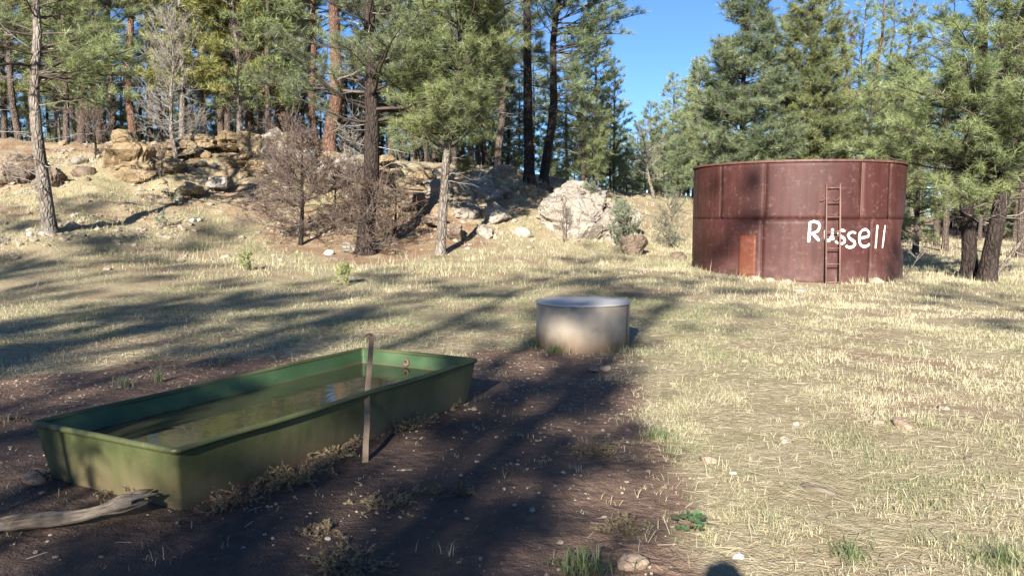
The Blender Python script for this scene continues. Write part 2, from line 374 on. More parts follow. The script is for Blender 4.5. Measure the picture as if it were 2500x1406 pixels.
g = link('ground', make_mesh('ground', np.stack([GX, GY, GZ], -1).reshape(-1, 3), [np.stack([idx, idx + 1, idx + nx + 1, idx + nx], -1)], gm, True,
     {'soil': soil_m(GX, GY).ravel(), 'wet': wet_m(GX, GY).ravel(), 'litter': litter_m(GX, GY).ravel()}))
tag(g, 'dry meadow ground rising to a rocky ridge', None, None, 'structure')
# ------------------------------------------------------------------ rusty water tank
TD, TR, TH = 23.5, 2.73, 3.02
TA = math.radians(19.31); TC = np.array([TD * math.sin(TA), TD * math.cos(TA), 0.0])
def tank_rad(phi, z):                    # phi: degrees from the side nearest the trough, positive clockwise seen from above
    return TR - 0.17 * np.exp(-((np.asarray(phi) - 84) / 9.0) ** 2 - ((np.asarray(z) - 1.2) / 0.33) ** 2)
def tank_pt(phi, z, off=0.0):            # in the tank's own axes (its -Y axis faces the camera side)
    a = np.radians(phi); r = tank_rad(phi, z) + off
    return np.stack([r * np.sin(a), -r * np.cos(a), np.broadcast_to(np.asarray(z, float), np.shape(a))], -1)
TROT = -TA
def tank_hit(px, py):                    # (phi, z) on the tank wall seen at a place in the photograph
    d = ray(px, py); dx, dy = d[0], d[1]
    B = dx * TC[0] + dy * TC[1]; A = dx * dx + dy * dy; D = B * B - A * (TC @ TC - TR * TR); s = (B - math.sqrt(max(D, 0))) / A
    p = d * s - TC; lx = p[0] * math.cos(TA) - p[1] * math.sin(TA); ly = p[0] * math.sin(TA) + p[1] * math.cos(TA)
    return math.degrees(math.atan2(lx, -ly)), EYE + d[2] * s
def rust_mat(name, dark, mid, light, patch):
    m, nt, b = new_mat(name); t = NT(nt); v = t.coord('Object'); r = t.rnd()
    n1 = t.noise(t.coord('Object', (1.0, 1.0, 0.45)), 1.3, 6, 0.6); st = t.noise(t.coord('Object', (7, 7, 0.35)), 1.2, 4, 0.6)
    n2 = t.noise(v, 11.0, 6, 0.7); n3 = t.noise(v, 45.0, 3); n4 = t.noise(v, 3.4, 5, 0.65)
    col = t.ramp(n1, [(0.25, dark), (0.5, mid), (0.78, light)])
    col = t.mix(t.maprange(st, 0.42, 0.66, 0, 0.7), col, dark)
    hz = t.sep(v, 2)
    scuff = t.math('MULTIPLY', t.maprange(n2, 0.50, 0.64), t.maprange(n4, 0.46, 0.58))
    col = t.mix(t.math('MULTIPLY', scuff, 0.5), col, patch)
    dust = t.math('MULTIPLY', t.maprange(hz, 0.75, 0.0), t.maprange(n4, 0.3, 0.65))
    col = t.mix(t.math('MULTIPLY', dust, 0.6), col, patch)
    col = t.mix(t.maprange(n3, 0.64, 0.76, 0, 0.6), col, (0.06, 0.02, 0.015))
    hs = t.n('ShaderNodeHueSaturation'); t.put(hs, 'Color', col); t.put(hs, 'Value', t.maprange(r, 0, 1, 0.86, 1.14)); 
    t.put(b, 'Base Color', hs.outputs[0]); t.put(b, 'Roughness', t.maprange(n1, 0.3, 0.7, 0.5, 0.68)); t.put(b, 'Specular IOR Level', 0.35)
    h = t.math('ADD', t.math('MULTIPLY', n1, 1.4), t.math('ADD', t.math('MULTIPLY', n2, 0.25), t.math('MULTIPLY', n3, 0.08)))
    t.put(b, 'Normal', t.bump(h, 0.22, 0.03))
    return m
M['rust'] = rust_mat('rusty_red_steel', (0.038, 0.012, 0.010), (0.062, 0.020, 0.017), (0.086, 0.032, 0.027), (0.16, 0.095, 0.083))
M['rust_rim'] = rust_mat('rusty_rim_steel', (0.07, 0.032, 0.024), (0.12, 0.06, 0.046), (0.18, 0.105, 0.08), (0.26, 0.18, 0.15))
M['rust_orange'] = rust_mat('orange_rust', (0.075, 0.020, 0.012), (0.11, 0.032, 0.015), (0.14, 0.045, 0.02), (0.17, 0.08, 0.05))
M['ladder'] = rust_mat('ladder_steel', (0.09, 0.045, 0.036), (0.15, 0.08, 0.064), (0.21, 0.125, 0.10), (0.28, 0.19, 0.16))
tank = thing('water_tank', 'large rusty red steel water tank with white painted name', 'water tank', (TC[0], TC[1], -0.04), TROT)
def curved_plate(p0, p1, z0, z1, off, th, nphi, nz):
    ph = np.linspace(p0, p1, nphi); zz = np.linspace(z0, z1, nz); mb = MB(); n = nphi * nz
    P, Z = np.meshgrid(ph, zz); Vo = tank_pt(P.ravel(), Z.ravel(), off); Vi = tank_pt(P.ravel(), Z.ravel(), off - th)
    i = (np.arange(nz - 1)[:, None] * nphi + np.arange(nphi - 1)[None]).ravel()
    q = np.stack([i, i + 1, i + nphi + 1, i + nphi], -1)
    Q = [q, q[:, ::-1] + n]
    def strip(e): e = np.asarray(e); return np.stack([e[:-1], e[:-1] + n, e[1:] + n, e[1:]], -1)
    Q += [strip(np.arange(nphi)), strip(np.arange(nphi)[::-1] + (nz - 1) * nphi), strip((np.arange(nz) * nphi)[::-1]), strip(np.arange(nz) * nphi + nphi - 1)]
    return mb.add(np.concatenate([Vo, Vi]), None, np.concatenate(Q))
U_SEAMS = [-174, -147, -120, -94, -68, -41.5, -15, 33.5, 53, 78, 104, 131, 158, 186]
L_SEAMS = [-180, -150, -122, -98, -70, -16, 40, 92, 118, 146, 172, 180]
MID = 1.585
for seams, z0, z1, off in ((U_SEAMS, MID + 0.004, TH - 0.045, 0.0), (L_SEAMS, 0.0, MID - 0.004, 0.002)):
    for a, b2 in zip(seams[:-1], seams[1:]):
        pl = curved_plate(a + 0.09, b2 - 0.09, z0, z1, off, 0.02, max(4, int((b2 - a) / 2)), 15)
        link('plate', pl.mesh('plate', M['rust'], True), tank)
for seams, z0, z1, off in ((U_SEAMS[:-1], MID + 0.03, TH - 0.05, 0.0), (L_SEAMS[:-1], 0.0, MID - 0.03, 0.002)):
    for a in seams:
        link('weld_seam', curved_plate(a - 0.3, a + 0.3, z0, z1, off + 0.0022, 0.014, 3, 9).mesh('weld_seam', M['rust_rim' if a == 33.5 else 'rust'], True), tank)
ph = np.linspace(-180, 180, 145)
link('weld_seam', MB().tubes(tank_pt(ph, np.full_like(ph, MID), 0.001), np.full(145, 0.006), 6, cap=False).mesh('weld_seam', M['rust'], True), tank)
link('inner_shell', curved_plate(-180, 180, 0.0, TH - 0.06, -0.03, 0.01, 91, 9).mesh('inner_shell', M['rust'], True), tank)
rm = MB(); ph = np.linspace(-180, 180, 145)      # angle-iron rim
prof = [(-0.02, TH - 0.05), (0.035, TH - 0.05), (0.035, TH), (-0.06, TH), (-0.06, TH - 0.012), (-0.02, TH - 0.012)]
Vr = np.concatenate([tank_pt(ph, np.full_like(ph, z), o) for o, z in prof]); k = 145
Qr = np.concatenate([np.stack([np.arange(k - 1) + i * k, np.arange(1, k) + i * k, np.arange(1, k) + ((i + 1) % 6) * k, np.arange(k - 1) + ((i + 1) % 6) * k], -1) for i in range(6)])
link('rim', rm.add(Vr, None, Qr).mesh('rim', M['rust_rim'], False), tank)
rf = MB(); ring = tank_pt(ph[:-1], np.full(144, TH - 0.07), -0.05); cv = np.array([[0, 0, TH + 0.05]])
rf.add(np.concatenate([ring, cv]), np.stack([np.arange(144), (np.arange(144) + 1) % 144, np.full(144, 144)], -1))
link('roof', rf.mesh('roof', M['rust'], True), tank)
# orange patch plate, low on the wall
a0, zt = tank_hit(1805, 571); a1, zb = tank_hit(1844, 668)
link('patch_plate', curved_plate(a0, a1, 0.06, zt, 0.012, 0.01, 8, 6).mesh('patch_plate', M['rust_orange'], True), tank)['label'] = 'orange rusted patch on the tank wall'
# painted name
wp, nt, b = new_mat('white_paint'); t = NT(nt); v = t.coord('Object')
n1 = t.noise(v, 18.0, 5, 0.7); t.put(b, 'Base Color', t.mix(t.maprange(n1, 0.56, 0.72, 0, 0.75), (0.68, 0.63, 0.56), (0.34, 0.17, 0.13))); t.put(b, 'Roughness', 0.6)
def z6(x, y): return 1640 + x / 3.906, 360 + y / 3.906
LET = [('R', [[(1318, 708), (1314, 770), (1310, 840), (1304, 905)], [(1312, 716), (1355, 708), (1398, 722), (1408, 755), (1390, 795), (1350, 818), (1325, 824)], [(1338, 820), (1370, 850), (1406, 893)]]),
       ('u', [[(1468, 778), (1462, 830), (1468, 875), (1488, 890), (1512, 870), (1526, 830), (1532, 772)], [(1530, 800), (1530, 850), (1538, 884)]]),
       ('s', [[(1650, 800), (1622, 790), (1594, 800), (1590, 830), (1616, 852), (1642, 872), (1640, 905), (1612, 918), (1575, 908), (1556, 892)]]),
       ('s', [[(1752, 818), (1722, 808), (1690, 820), (1680, 848), (1704, 876), (1736, 900), (1738, 932), (1708, 952), (1674, 950), (1656, 936)]]),
       ('e', [[(1788, 868), (1830, 858), (1868, 846), (1874, 812), (1850, 786), (1816, 788), (1790, 820), (1784, 870), (1792, 920), (1822, 944), (1856, 940), (1882, 918)]]),
       ('l', [[(1956, 738), (1950, 800), (1944, 880), (1936, 965)]]),
       ('l', [[(2028, 742), (2020, 800), (2012, 880), (2001, 962)]])]
def catmull(pts, n=6):
    P = np.array(pts, float); P = np.concatenate([[2 * P[0] - P[1]], P, [2 * P[-1] - P[-2]]]); out = []
    for i in range(1, len(P) - 2):
        for s_ in np.arange(n) / n:
            a, b_, c, d = P[i - 1], P[i], P[i + 1], P[i + 2]
            out.append(0.5 * (2 * b_ + (c - a) * s_ + (2 * a - 5 * b_ + 4 * c - d) * s_ ** 2 + (3 * b_ - a - 3 * c + d) * s_ ** 3))
    return np.array(out + [P[-2]])
rg = np.random.default_rng(4)
lay = 0.0
for ch, strokes in LET:
    mb = MB()
    for st in strokes:
        lay += 0.0006
        pz = np.array([tank_hit(*z6(*q)) for q in catmull(st)]); s2 = np.stack([np.radians(pz[:, 0]) * TR, pz[:, 1] + 0.04], -1)
        tg = np.gradient(s2, axis=0); tg /= np.linalg.norm(tg, axis=1, keepdims=True); nn = np.stack([-tg[:, 1], tg[:, 0]], -1)
        w = 0.030 * (1 + 0.24 * vnoise(np.arange(len(s2)) * 0.6, np.full(len(s2), st[0][0] * 0.1)))
        e = np.arange(len(s2)); w = w * np.sqrt(np.clip(np.minimum(e + 0.35, len(s2) - 0.65 - e) / 1.3, 0.12, 1))
        off = 0.016 + lay
        L_ = s2 + nn * w[:, None]; R_ = s2 - nn * w[:, None]
        V = np.concatenate([tank_pt(np.degrees(q[:, 0] / TR), q[:, 1], off) for q in (L_, s2, R_)]); n = len(s2); i = np.arange(n - 1)
        mb.add(V, None, np.concatenate([np.stack([i, i + 1, i + n + 1, i + n], -1), np.stack([i + n, i + n + 1, i + 2 * n + 1, i + 2 * n], -1)]))
    link('letter', mb.mesh('letter', wp, True), tank)['label'] = 'hand painted white letter ' + ch
# ------------------------------------------------------------------ ladder leaning on the tank
fl, fr = flat(2017.6, 694), flat(2049.6, 694); mid = (fl + fr) / 2
pa, pz_ = tank_hit(2033, 449)
a = math.radians(pa); tl = np.array([(TR + 0.05) * math.sin(a), -(TR + 0.05) * math.cos(a)])
top = np.array([TC[0] + tl[0] * math.cos(-TA) - tl[1] * math.sin(-TA), TC[1] + tl[0] * math.sin(-TA) + tl[1] * math.cos(-TA), pz_])
half = (fr - fl) / 2; half[2] = 0; half = half / np.linalg.norm(half) * 0.165
lad = thing('ladder', 'rusty steel ladder leaning on the red tank across the painted name', 'ladder', (mid[0], mid[1], 0))
mid0 = np.array([mid[0], mid[1], 0.0]); ax = top - mid0
for s_ in (-1, 1):
    link('rail', MB().tubes(np.linspace(s_ * half, s_ * half + ax, 4), np.full(4, 0.021), 8).mesh('rail', M['ladder']), lad)
def lad_s(py):                            # height fraction along the ladder that is seen at row py
    f = np.linspace(0, 1, 400); P = mid0 + f[:, None] * ax; q = P - np.array([0, 0, EYE])
    dep = q[:, 1] * math.cos(PITCH) - q[:, 2] * math.sin(PITCH); row = CY + F * (-q[:, 1] * math.sin(PITCH) - q[:, 2] * math.cos(PITCH)) / dep
    return f[np.argmin(abs(row - py))]
for py in (459, 495, 530, 566, 606.5, 645, 689):
    c = ax * lad_s(py)
    link('rung', MB().tubes(np.linspace(c - half * 0.93, c + half * 0.93, 2), np.full(2, 0.014), 7).mesh('rung', M['ladder']), lad)
for s_ in (-1, 1):
    c = ax * lad_s(480) + half * s_; outw = -half / np.linalg.norm(half); fw = norm(np.array([ax[0], ax[1], 0]))
    hk = np.array([c, c + outw * 0.02 + fw * 0.02 + [0, 0, -0.03], c + outw * 0.05 + fw * 0.035 + [0, 0, -0.085], c + outw * 0.10 + fw * 0.04 + [0, 0, -0.10], c + outw * 0.14 + fw * 0.04 + [0, 0, -0.085]])
    link('hook', MB().tubes(hk, np.full(5, 0.011), 6).mesh('hook', M['ladder']), lad)

# ------------------------------------------------------------------ small galvanised tank with lid
SC = flat(1422, 864); SR = 0.575; SH = 0.575; SC = np.array([SC[0] * (1 + SR / SC[1]), SC[1] + SR, 0.0])
sm_, nt, b = new_mat('galvanised_steel'); t = NT(nt); v = t.coord('Object')
n1 = t.noise(v, 3.0, 5); n2 = t.noise(t.coord('Object', (1, 1, 0.3)), 14.0, 5, 0.65); n3 = t.noise(v, 60, 3)
col = t.ramp(n1, [(0.3, (0.22, 0.19, 0.15)), (0.6, (0.28, 0.245, 0.20)), (0.8, (0.33, 0.295, 0.25))])
mud = t.maprange(t.math('ADD', t.sep(v, 2), t.math('MULTIPLY', t.math('SUBTRACT', n2, 0.5), 0.35)), 0.30, 0.02)
col = t.mix(t.math('MULTIPLY', mud, 0.85), col, (0.19, 0.12, 0.08)); col = t.mix(t.maprange(n3, 0.66, 0.74, 0, 0.5), col, (0.2, 0.13, 0.09))
t.put(b, 'Base Color', col); t.put(b, 'Metallic', 0.0); t.put(b, 'Specular IOR Level', 0.25); t.put(b, 'Roughness', t.maprange(n1, 0.3, 0.7, 0.6, 0.75)); t.put(b, 'Normal', t.bump(n2, 0.15, 0.02))
M['galv'] = sm_
lm_, nt, b = new_mat('lid_steel'); t = NT(nt); v = t.coord('Object'); n1 = t.noise(v, 4.0, 5); n3 = t.noise(v, 30.0, 4)
t.put(b, 'Base Color', t.mix(t.maprange(n3, 0.55, 0.72, 0, 0.5), t.ramp(n1, [(0.3, (0.38, 0.375, 0.37)), (0.7, (0.46, 0.455, 0.45))]), (0.30, 0.26, 0.23))); t.put(b, 'Metallic', 0.1); t.put(b, 'Roughness', t.maprange(n1, 0.3, 0.7, 0.45, 0.6)); t.put(b, 'Normal', t.bump(n1, 0.1, 0.02))
def lathe(prof, n=96):
    P = np.array(prof, float); a = np.arange(n) / n * 2 * np.pi; k = len(P)
    V = np.stack([P[:, None, 0] * np.cos(a), P[:, None, 0] * np.sin(a), np.broadcast_to(P[:, None, 1], (k, n))], -1).reshape(-1, 3)
    i = (np.arange(k - 1)[:, None] * n); j = np.arange(n)[None]; j2 = (j + 1) % n
    return V, np.stack([i + j, i + j2, i + n + j2, i + n + j], -1).reshape(-1, 4)
cis = thing('storage_drum', 'small squat grey steel drum with flat lid in the grass', 'drum', (SC[0], SC[1], -0.05))
V, Q = lathe([(SR - 0.01, 0.0), (SR, 0.0), (SR, SH + 0.03), (SR - 0.01, SH + 0.03)]); link('body', MB().add(V, None, Q).mesh('body', sm_), cis)
V, Q = lathe([(0.001, SH + 0.052), (0.35, SH + 0.048), (SR + 0.008, SH + 0.045), (SR + 0.012, SH + 0.042), (SR + 0.012, SH + 0.026), (SR + 0.003, SH + 0.024)])
link('lid', MB().add(V, None, Q[:, ::-1]).mesh('lid', lm_), cis)
a = math.radians(-90 + 62)
R3 = np.array([[math.cos(a), -math.sin(a), 0], [math.sin(a), math.cos(a), 0], [0, 0, 1]])
link('seam_strip', MB().box(R3 @ np.array([SR + 0.004, 0, (SH + 0.01) / 2 + 0.0]), (0.010, 0.03, SH - 0.02), R3).mesh('seam_strip', M['rust_rim'], False), cis)

# ------------------------------------------------------------------ green trough
A0 = flat(440, 1245); B0 = flat(1140, 978); L0 = flat(150, 1152)
lv = norm((B0 - A0)); LEN = np.linalg.norm(B0 - A0); wv = np.array([-lv[1], lv[0], 0]); WID = 1.14
TRH = 0.36
tp, nt, b = new_mat('green_trough_paint'); t = NT(nt); v = t.coord('Object')
n1 = t.noise(v, 2.2, 6, 0.6); n2 = t.noise(v, 16.0, 6, 0.7); st = t.noise(t.coord('Object', (9, 9, 0.8)), 1.5, 4); n3 = t.noise(v, 70, 3)
col = t.ramp(n1, [(0.3, (0.034, 0.043, 0.015)), (0.55, (0.056, 0.066, 0.023)), (0.75, (0.088, 0.096, 0.038))])
hz = t.sep(v, 2)
mudf = t.maprange(t.math('ADD', hz, t.math('MULTIPLY', t.math('SUBTRACT', st, 0.5), 0.24)), 0.33, 0.02)
col = t.mix(t.math('MULTIPLY', mudf, 0.9), col, (0.15, 0.118, 0.068))
col = t.mix(t.maprange(n2, 0.60, 0.70, 0, 0.65), col, (0.14, 0.085, 0.052)); col = t.mix(t.maprange(n3, 0.66, 0.76, 0, 0.5), col, (0.05, 0.045, 0.03))
t.put(b, 'Base Color', col); t.put(b, 'Roughness', t.maprange(n1, 0.3, 0.7, 0.45, 0.68)); t.put(b, 'Normal', t.bump(t.math('ADD', n1, t.math('MULTIPLY', n2, 0.2)), 0.25, 0.03))
ti, nt, b = new_mat('green_trough_inside'); t = NT(nt); v = t.coord('Object')
n1 = t.noise(v, 2.2, 6, 0.6); n2 = t.noise(v, 9.0, 6, 0.7); hz = t.sep(v, 2)
col = t.ramp(n1, [(0.3, (0.028, 0.066, 0.025)), (0.6, (0.048, 0.098, 0.040)), (0.8, (0.085, 0.14, 0.068))])
rl = t.maprange(t.math('ADD', hz, t.math('MULTIPLY', t.math('SUBTRACT', n2, 0.5), 0.10)), 0.295, 0.262)
col = t.mix(rl, col, (0.12, 0.07, 0.045)); col = t.mix(t.maprange(n2, 0.62, 0.72, 0, 0.8), col, (0.17, 0.09, 0.05))
t.put(b, 'Base Color', col); t.put(b, 'Roughness', 0.55); t.put(b, 'Normal', t.bump(n2, 0.15, 0.02))
def rrect(L, Wd, r, n=8):                 # rounded rectangle, origin at its centre
    out = []
    for cx, cy, a0 in ((L / 2 - r, Wd / 2 - r, 0), (-L / 2 + r, Wd / 2 - r, 90), (-L / 2 + r, -Wd / 2 + r, 180), (L / 2 - r, -Wd / 2 + r, 270)):
        for k in range(n + 1):
            a = math.radians(a0 + 90 * k / n); out.append((cx + r * math.cos(a), cy + r * math.sin(a)))
    return np.array(out)
def dens(R, k=6):                         # subdivide long straight edges
    out = []
    for i in range(len(R)):
        p, q = R[i], R[(i + 1) % len(R)]; m = 24 if np.linalg.norm(q - p) > 0.5 else 1
        for s_ in range(m): out.append(p + (q - p) * s_ / m)
    return np.array(out)
def rings(levels, L, Wd, r0, wob=0.004):
    base = dens(rrect(L, Wd, r0)); V = []
    for inset, z in levels:
        R = base.copy(); sx = (L / 2 - inset) / (L / 2); sy = (Wd / 2 - inset) / (Wd / 2); R = R * [sx, sy]
        z_ = z + 0.004 * vnoise(base[:, 0] * 2, base[:, 1] * 2, seed=77); bow = wob * vnoise(base[:, 0] * 1.7 + z * 3, base[:, 1] * 1.7, seed=70)
        V.append(np.column_stack([R * (1 + bow[:, None]), z_]))
    n = len(base); k = len(levels); i = (np.arange(k - 1)[:, None] * n); j = np.arange(n)[None]; j2 = (j + 1) % n
    return np.concatenate(V), np.stack([i + j, i + j2, i + n + j2, i + n + j], -1).reshape(-1, 4), n
cen = A0 + lv * LEN / 2 + wv * WID / 2
RZ = math.atan2(lv[1], lv[0])
tro = thing('water_trough', 'long green steel water trough standing on bare mud', 'trough', (cen[0], cen[1], -0.05), RZ)
OL, OW = LEN + 0.14, WID + 0.14          # size at the rim; the foot is 0.07 smaller all round
z0 = 0.05
V, Q, n = rings([(0.085, 0.0), (0.06, 0.08), (0.03, 0.24), (0.012, TRH + z0 - 0.035), (0.010, TRH + z0 - 0.012)], OL, OW, 0.026)
link('shell', MB().add(V, None, Q).mesh('shell', tp), tro)
V, Q, n = rings([(0.022, TRH + z0 - 0.012), (0.025, TRH + z0 - 0.05), (0.06, 0.16), (0.085, 0.06)], OL, OW, 0.026)
c = len(V); V = np.concatenate([V, [[0, 0, 0.06]]]); last = np.arange(n) + 3 * n
link('inner_wall', MB().add(V, np.stack([last, np.roll(last, -1), np.full(n, c)], -1), Q).mesh('inner_wall', ti), tro)
base = dens(rrect(OL - 0.012, OW - 0.012, 0.026)); zr = TRH + z0 - 0.008 + 0.006 * vnoise(base[:, 0] * 1.5, base[:, 1] * 1.5, seed=71)
P = np.column_stack([base + 0.005 * np.stack([vnoise(base[:, 0] * 2.5, base[:, 1] * 2.5, seed=72), vnoise(base[:, 0] * 2.5, base[:, 1] * 2.5, seed=73)], -1), zr]); P = np.concatenate([P, P[:2]])
link('rim', MB().tubes(P, np.full(len(P), 0.019), 10, cap=False).mesh('rim', tp), tro)
fx = OL / 2 - 0.045                       # pipe fitting on the far end wall
ft = link('pipe_fitting', None, tro) if False else None
V, Q = lathe([(0.016, 0.0), (0.024, 0.0), (0.034, 0.004), (0.036, 0.016), (0.026, 0.022), (0.017, 0.020), (0.014, 0.006)], 20)
V = np.column_stack([-V[:, 2], V[:, 1], V[:, 0]])
fo = link('pipe_fitting', MB().add(V, None, Q).mesh('pipe_fitting', M['rust_rim']), tro, (OL / 2 - 0.032, 0.10, TRH + z0 - 0.085))
# water lying in the trough
wm, nt, b = new_mat('trough_water'); t = NT(nt); v = t.coord('Object')
t.put(b, 'Base Color', t.mix(t.maprange(t.noise(v, 2.5, 4), 0.4, 0.65), (0.038, 0.040, 0.022), (0.028, 0.032, 0.018))); t.put(b, 'Roughness', 0.04); t.put(b, 'IOR', 1.33); t.put(b, 'Specular IOR Level', 0.5)
t.put(b, 'Normal', t.bump(t.noise(t.coord('Object', (1, 2, 1)), 5.0, 2), 0.035, 0.05))
R = dens(rrect(OL - 0.086, OW - 0.086, 0.026)); V = np.column_stack([R, np.full(len(R), 0.0)]); nR = len(R)
wat = link('trough_water', MB().add(np.concatenate([V, [[0, 0, 0]]]), np.stack([np.arange(nR), (np.arange(nR) + 1) % nR, np.full(nR, nR)], -1)).mesh('trough_water', wm), None, (cen[0], cen[1], TRH - 0.13), (0, 0, RZ))
tag(wat, 'murky olive water lying inside the green trough', 'water')
# flat metal strap standing against the rim
bs, rmid, tp_ = flat(891, 1138), at(897, 962, 5.66), at(908, 818, 6.0)
strap = thing('metal_strap', 'thin bent rusty metal strap standing against the trough rim', 'metal strap', (bs[0], bs[1], 0))
def ribbon(P, w, th, side):
    P = np.array(P, float); T = norm(np.gradient(P, axis=0)); side = np.asarray(side, float); n_ = norm(np.cross(T, side)); mb = MB()
    V = np.stack([P + side * w / 2 + n_ * th / 2, P - side * w / 2 + n_ * th / 2, P - side * w / 2 - n_ * th / 2, P + side * w / 2 - n_ * th / 2], 1)
    k = len(P); i = np.arange(k - 1)[:, None] * 4; j = np.arange(4)[None]; j2 = (j + 1) % 4
    Q = np.stack([i + j, i + j2, i + 4 + j2, i + 4 + j], -1).reshape(-1, 4)
    return mb.add(V.reshape(-1, 3), None, np.concatenate([Q, [[3, 2, 1, 0]], [[4 * k - 4, 4 * k - 3, 4 * k - 2, 4 * k - 1]]]))
o3 = np.array([bs[0], bs[1], 0.0]); sd = np.array([0.97, 0.24, 0.0])
pts = [bs - o3 + [0, 0, -0.03], bs * 0.7 + rmid * 0.3 - o3, (bs + rmid) / 2 - o3 + [0.004, 0.0, 0.0], bs * 0.2 + rmid * 0.8 - o3 + [0.004, -0.01, 0.0], rmid - o3 + [0, -0.012, 0], rmid - o3 + [0, 0.02, 0.05], (rmid + tp_) / 2 - o3, tp_ - o3 + [0, 0, -0.015], tp_ - o3]
M['strap'] = rust_mat('strap_steel', (0.085, 0.058, 0.038), (0.13, 0.092, 0.062), (0.18, 0.13, 0.09), (0.23, 0.18, 0.13))
link('strap', ribbon(pts, 0.038, 0.006, sd).mesh('strap', M['strap'], False), strap)
link('bent_tip', ribbon([tp_ - o3, tp_ - o3 + [-0.02, -0.012, 0.014], tp_ - o3 + [-0.055, -0.03, -0.012]], 0.036, 0.006, norm(np.array([0.3, 0.95, 0.1]))).mesh('bent_tip', M['strap'], False), strap)
link('clamp', MB().box(rmid - o3 + [0.0, -0.008, 0.008], (0.06, 0.03, 0.022)).mesh('clamp', M['rust_rim'], False), strap)
# ------------------------------------------------------------------ rocks
def ico(sub):
    bm = bmesh.new(); bmesh.ops.create_icosphere(bm, subdivisions=sub, radius=1.0)
    V = np.array([v.co[:] for v in bm.verts]); T = np.array([[v.index for v in f.verts] for f in bm.faces]); bm.free(); return V, T
ICO = {k: ico(k) for k in (1, 2, 3, 4, 5)}
def rock_mesh(name, seed, size, sub, mat, cuts=14, rough=0.10, strata=0.05, boxy=0.0, cracks=5):
    rg = np.random.default_rng(seed); V, T = ICO[sub]; V = V.copy()
    if boxy:                              # squarer, block-like body
        V = np.sign(V) * np.abs(V) ** (1 - boxy); V = V / np.max(np.abs(V), axis=1, keepdims=True) * (1 - boxy * 0.25) * (boxy) + norm(V) * (1 - boxy)
    for k in range(cuts):
        n = norm(rg.normal(size=3) * [1, 1, 0.8]); d = rg.uniform(0.55, 0.9); s = V @ n
        V = np.where((s > d)[:, None], V * (d / np.maximum(s, 1e-6))[:, None] * 0.85 + (V - n * (s - d)[:, None]) * 0.15, V)
    q = V * 1.7 + seed * 3.1
    dsp = rough * 1.5 * fbm(q[:, 0], q[:, 1], q[:, 2], seed=seed, octv=6, gain=0.6)
    rid = 1 - np.abs(fbm(q[:, 0] * 1.4, q[:, 1] * 1.4, q[:, 2] * 2.2, seed=seed + 5, octv=3))
    dsp = dsp - 0.9 * rough * smooth(0.93, 1.0, rid)
    lay = np.sin((V[:, 2] * 9 + 2.0 * fbm(q[:, 0], q[:, 1], q[:, 2], seed=seed + 9, octv=2)))
    dsp = dsp + strata * np.tanh(lay * 2.5) * 0.5
    if sub >= 4:                          # fracture lines through the block
        for k in range(cracks):
            n = norm(rg.normal(size=3) * [1, 0.6, 1.2]); ds = V @ n - rg.uniform(-0.45, 0.45) + 0.10 * vnoise(q[:, 0] * 1.5, q[:, 1] * 1.5, q[:, 2] * 1.5, seed=seed + 30 + k)
            dsp = dsp - 0.13 * np.exp(-(ds / 0.035) ** 2) + 0.05 * np.sign(ds) * rg.uniform(0.2, 1)
    V = V * (1 + dsp[:, None])
    return make_mesh(name, V * np.asarray(size), [T], mat, sub < 4)
def lay_rock(name, mesh, label, cat, P, rz=0.0, sc=1.0, group=None, tilt=(0, 0)):
    o = link(name, mesh, None, P, (tilt[0], tilt[1], rz), sc); return tag(o, label, cat, group)
def big(label, px, py, Y, size, seed, mat='rock', rz=0.0, sub=5, cuts=14, rough=0.09, strata=0.05, boxy=0.35, name='boulder', tilt=(0, 0), cat='boulder'):
    return lay_rock(name, rock_mesh(name, seed, size, sub, M[mat], cuts, rough, strata, boxy), label, cat, at(px, py, Y), rz, 1.0, None, tilt)
# the ledge at the end of the ridge
big('large pale boulder crowning the outcrop, between two pine trunks and the grey shrub', 1405, 482, 29.0, (1.35, 1.04, 0.75), 11, rz=0.2, tilt=(0, 0.12))
big('broad pale cracked boulder at the foot of the outcrop', 1400, 560, 27.2, (1.5, 1.10, 1.05), 12, rz=-0.2, tilt=(0.1, 0.18))
big('pale rounded boulder beside the green shrub at the right end of the outcrop', 1478, 566, 27.2, (0.67, 0.73, 0.81), 13, rz=0.5, tilt=(0.1, 0.2))
big('pale slab behind the grey green shrub on the outcrop', 1520, 530, 29.0, (0.85, 0.73, 0.61), 14, rz=0.1)
big('rough tan boulder with an overhang at the left of the outcrop', 1290, 485, 28.9, (0.76, 0.67, 0.49), 15, 'rock_warm', rz=0.4)
big('tan boulder below the overhanging rock', 1268, 540, 27.8, (0.73, 0.61, 0.49), 16, 'rock_warm', rz=1.2, sub=4)
big('flat dark slab wedged behind the two tall pine trunks', 1325, 462, 29.8, (0.67, 0.61, 0.24), 17, 'rock_dark', rz=0.1, sub=4)
big('half shaded grey boulder left of the broad pale boulder', 1310, 560, 27.3, (0.61, 0.55, 0.51), 18, 'rock', rz=0.9, sub=4)
big('low grey rock in shade under the tan boulder', 1250, 585, 26.5, (0.51, 0.49, 0.32), 19, 'rock', rz=0.3, sub=4)
big('small brown round boulder at the meadow edge below the green shrub', 1543, 606, 25.6, (0.51, 0.49, 0.44), 20, 'rock_dark', rz=0.3, sub=4, cuts=8, boxy=0.1)
big('low dark stone hidden in grass left of the red tank', 1655, 632, 24.6, (0.29, 0.27, 0.22), 22, 'rock_dark', sub=3, name='stone', cat='stone')
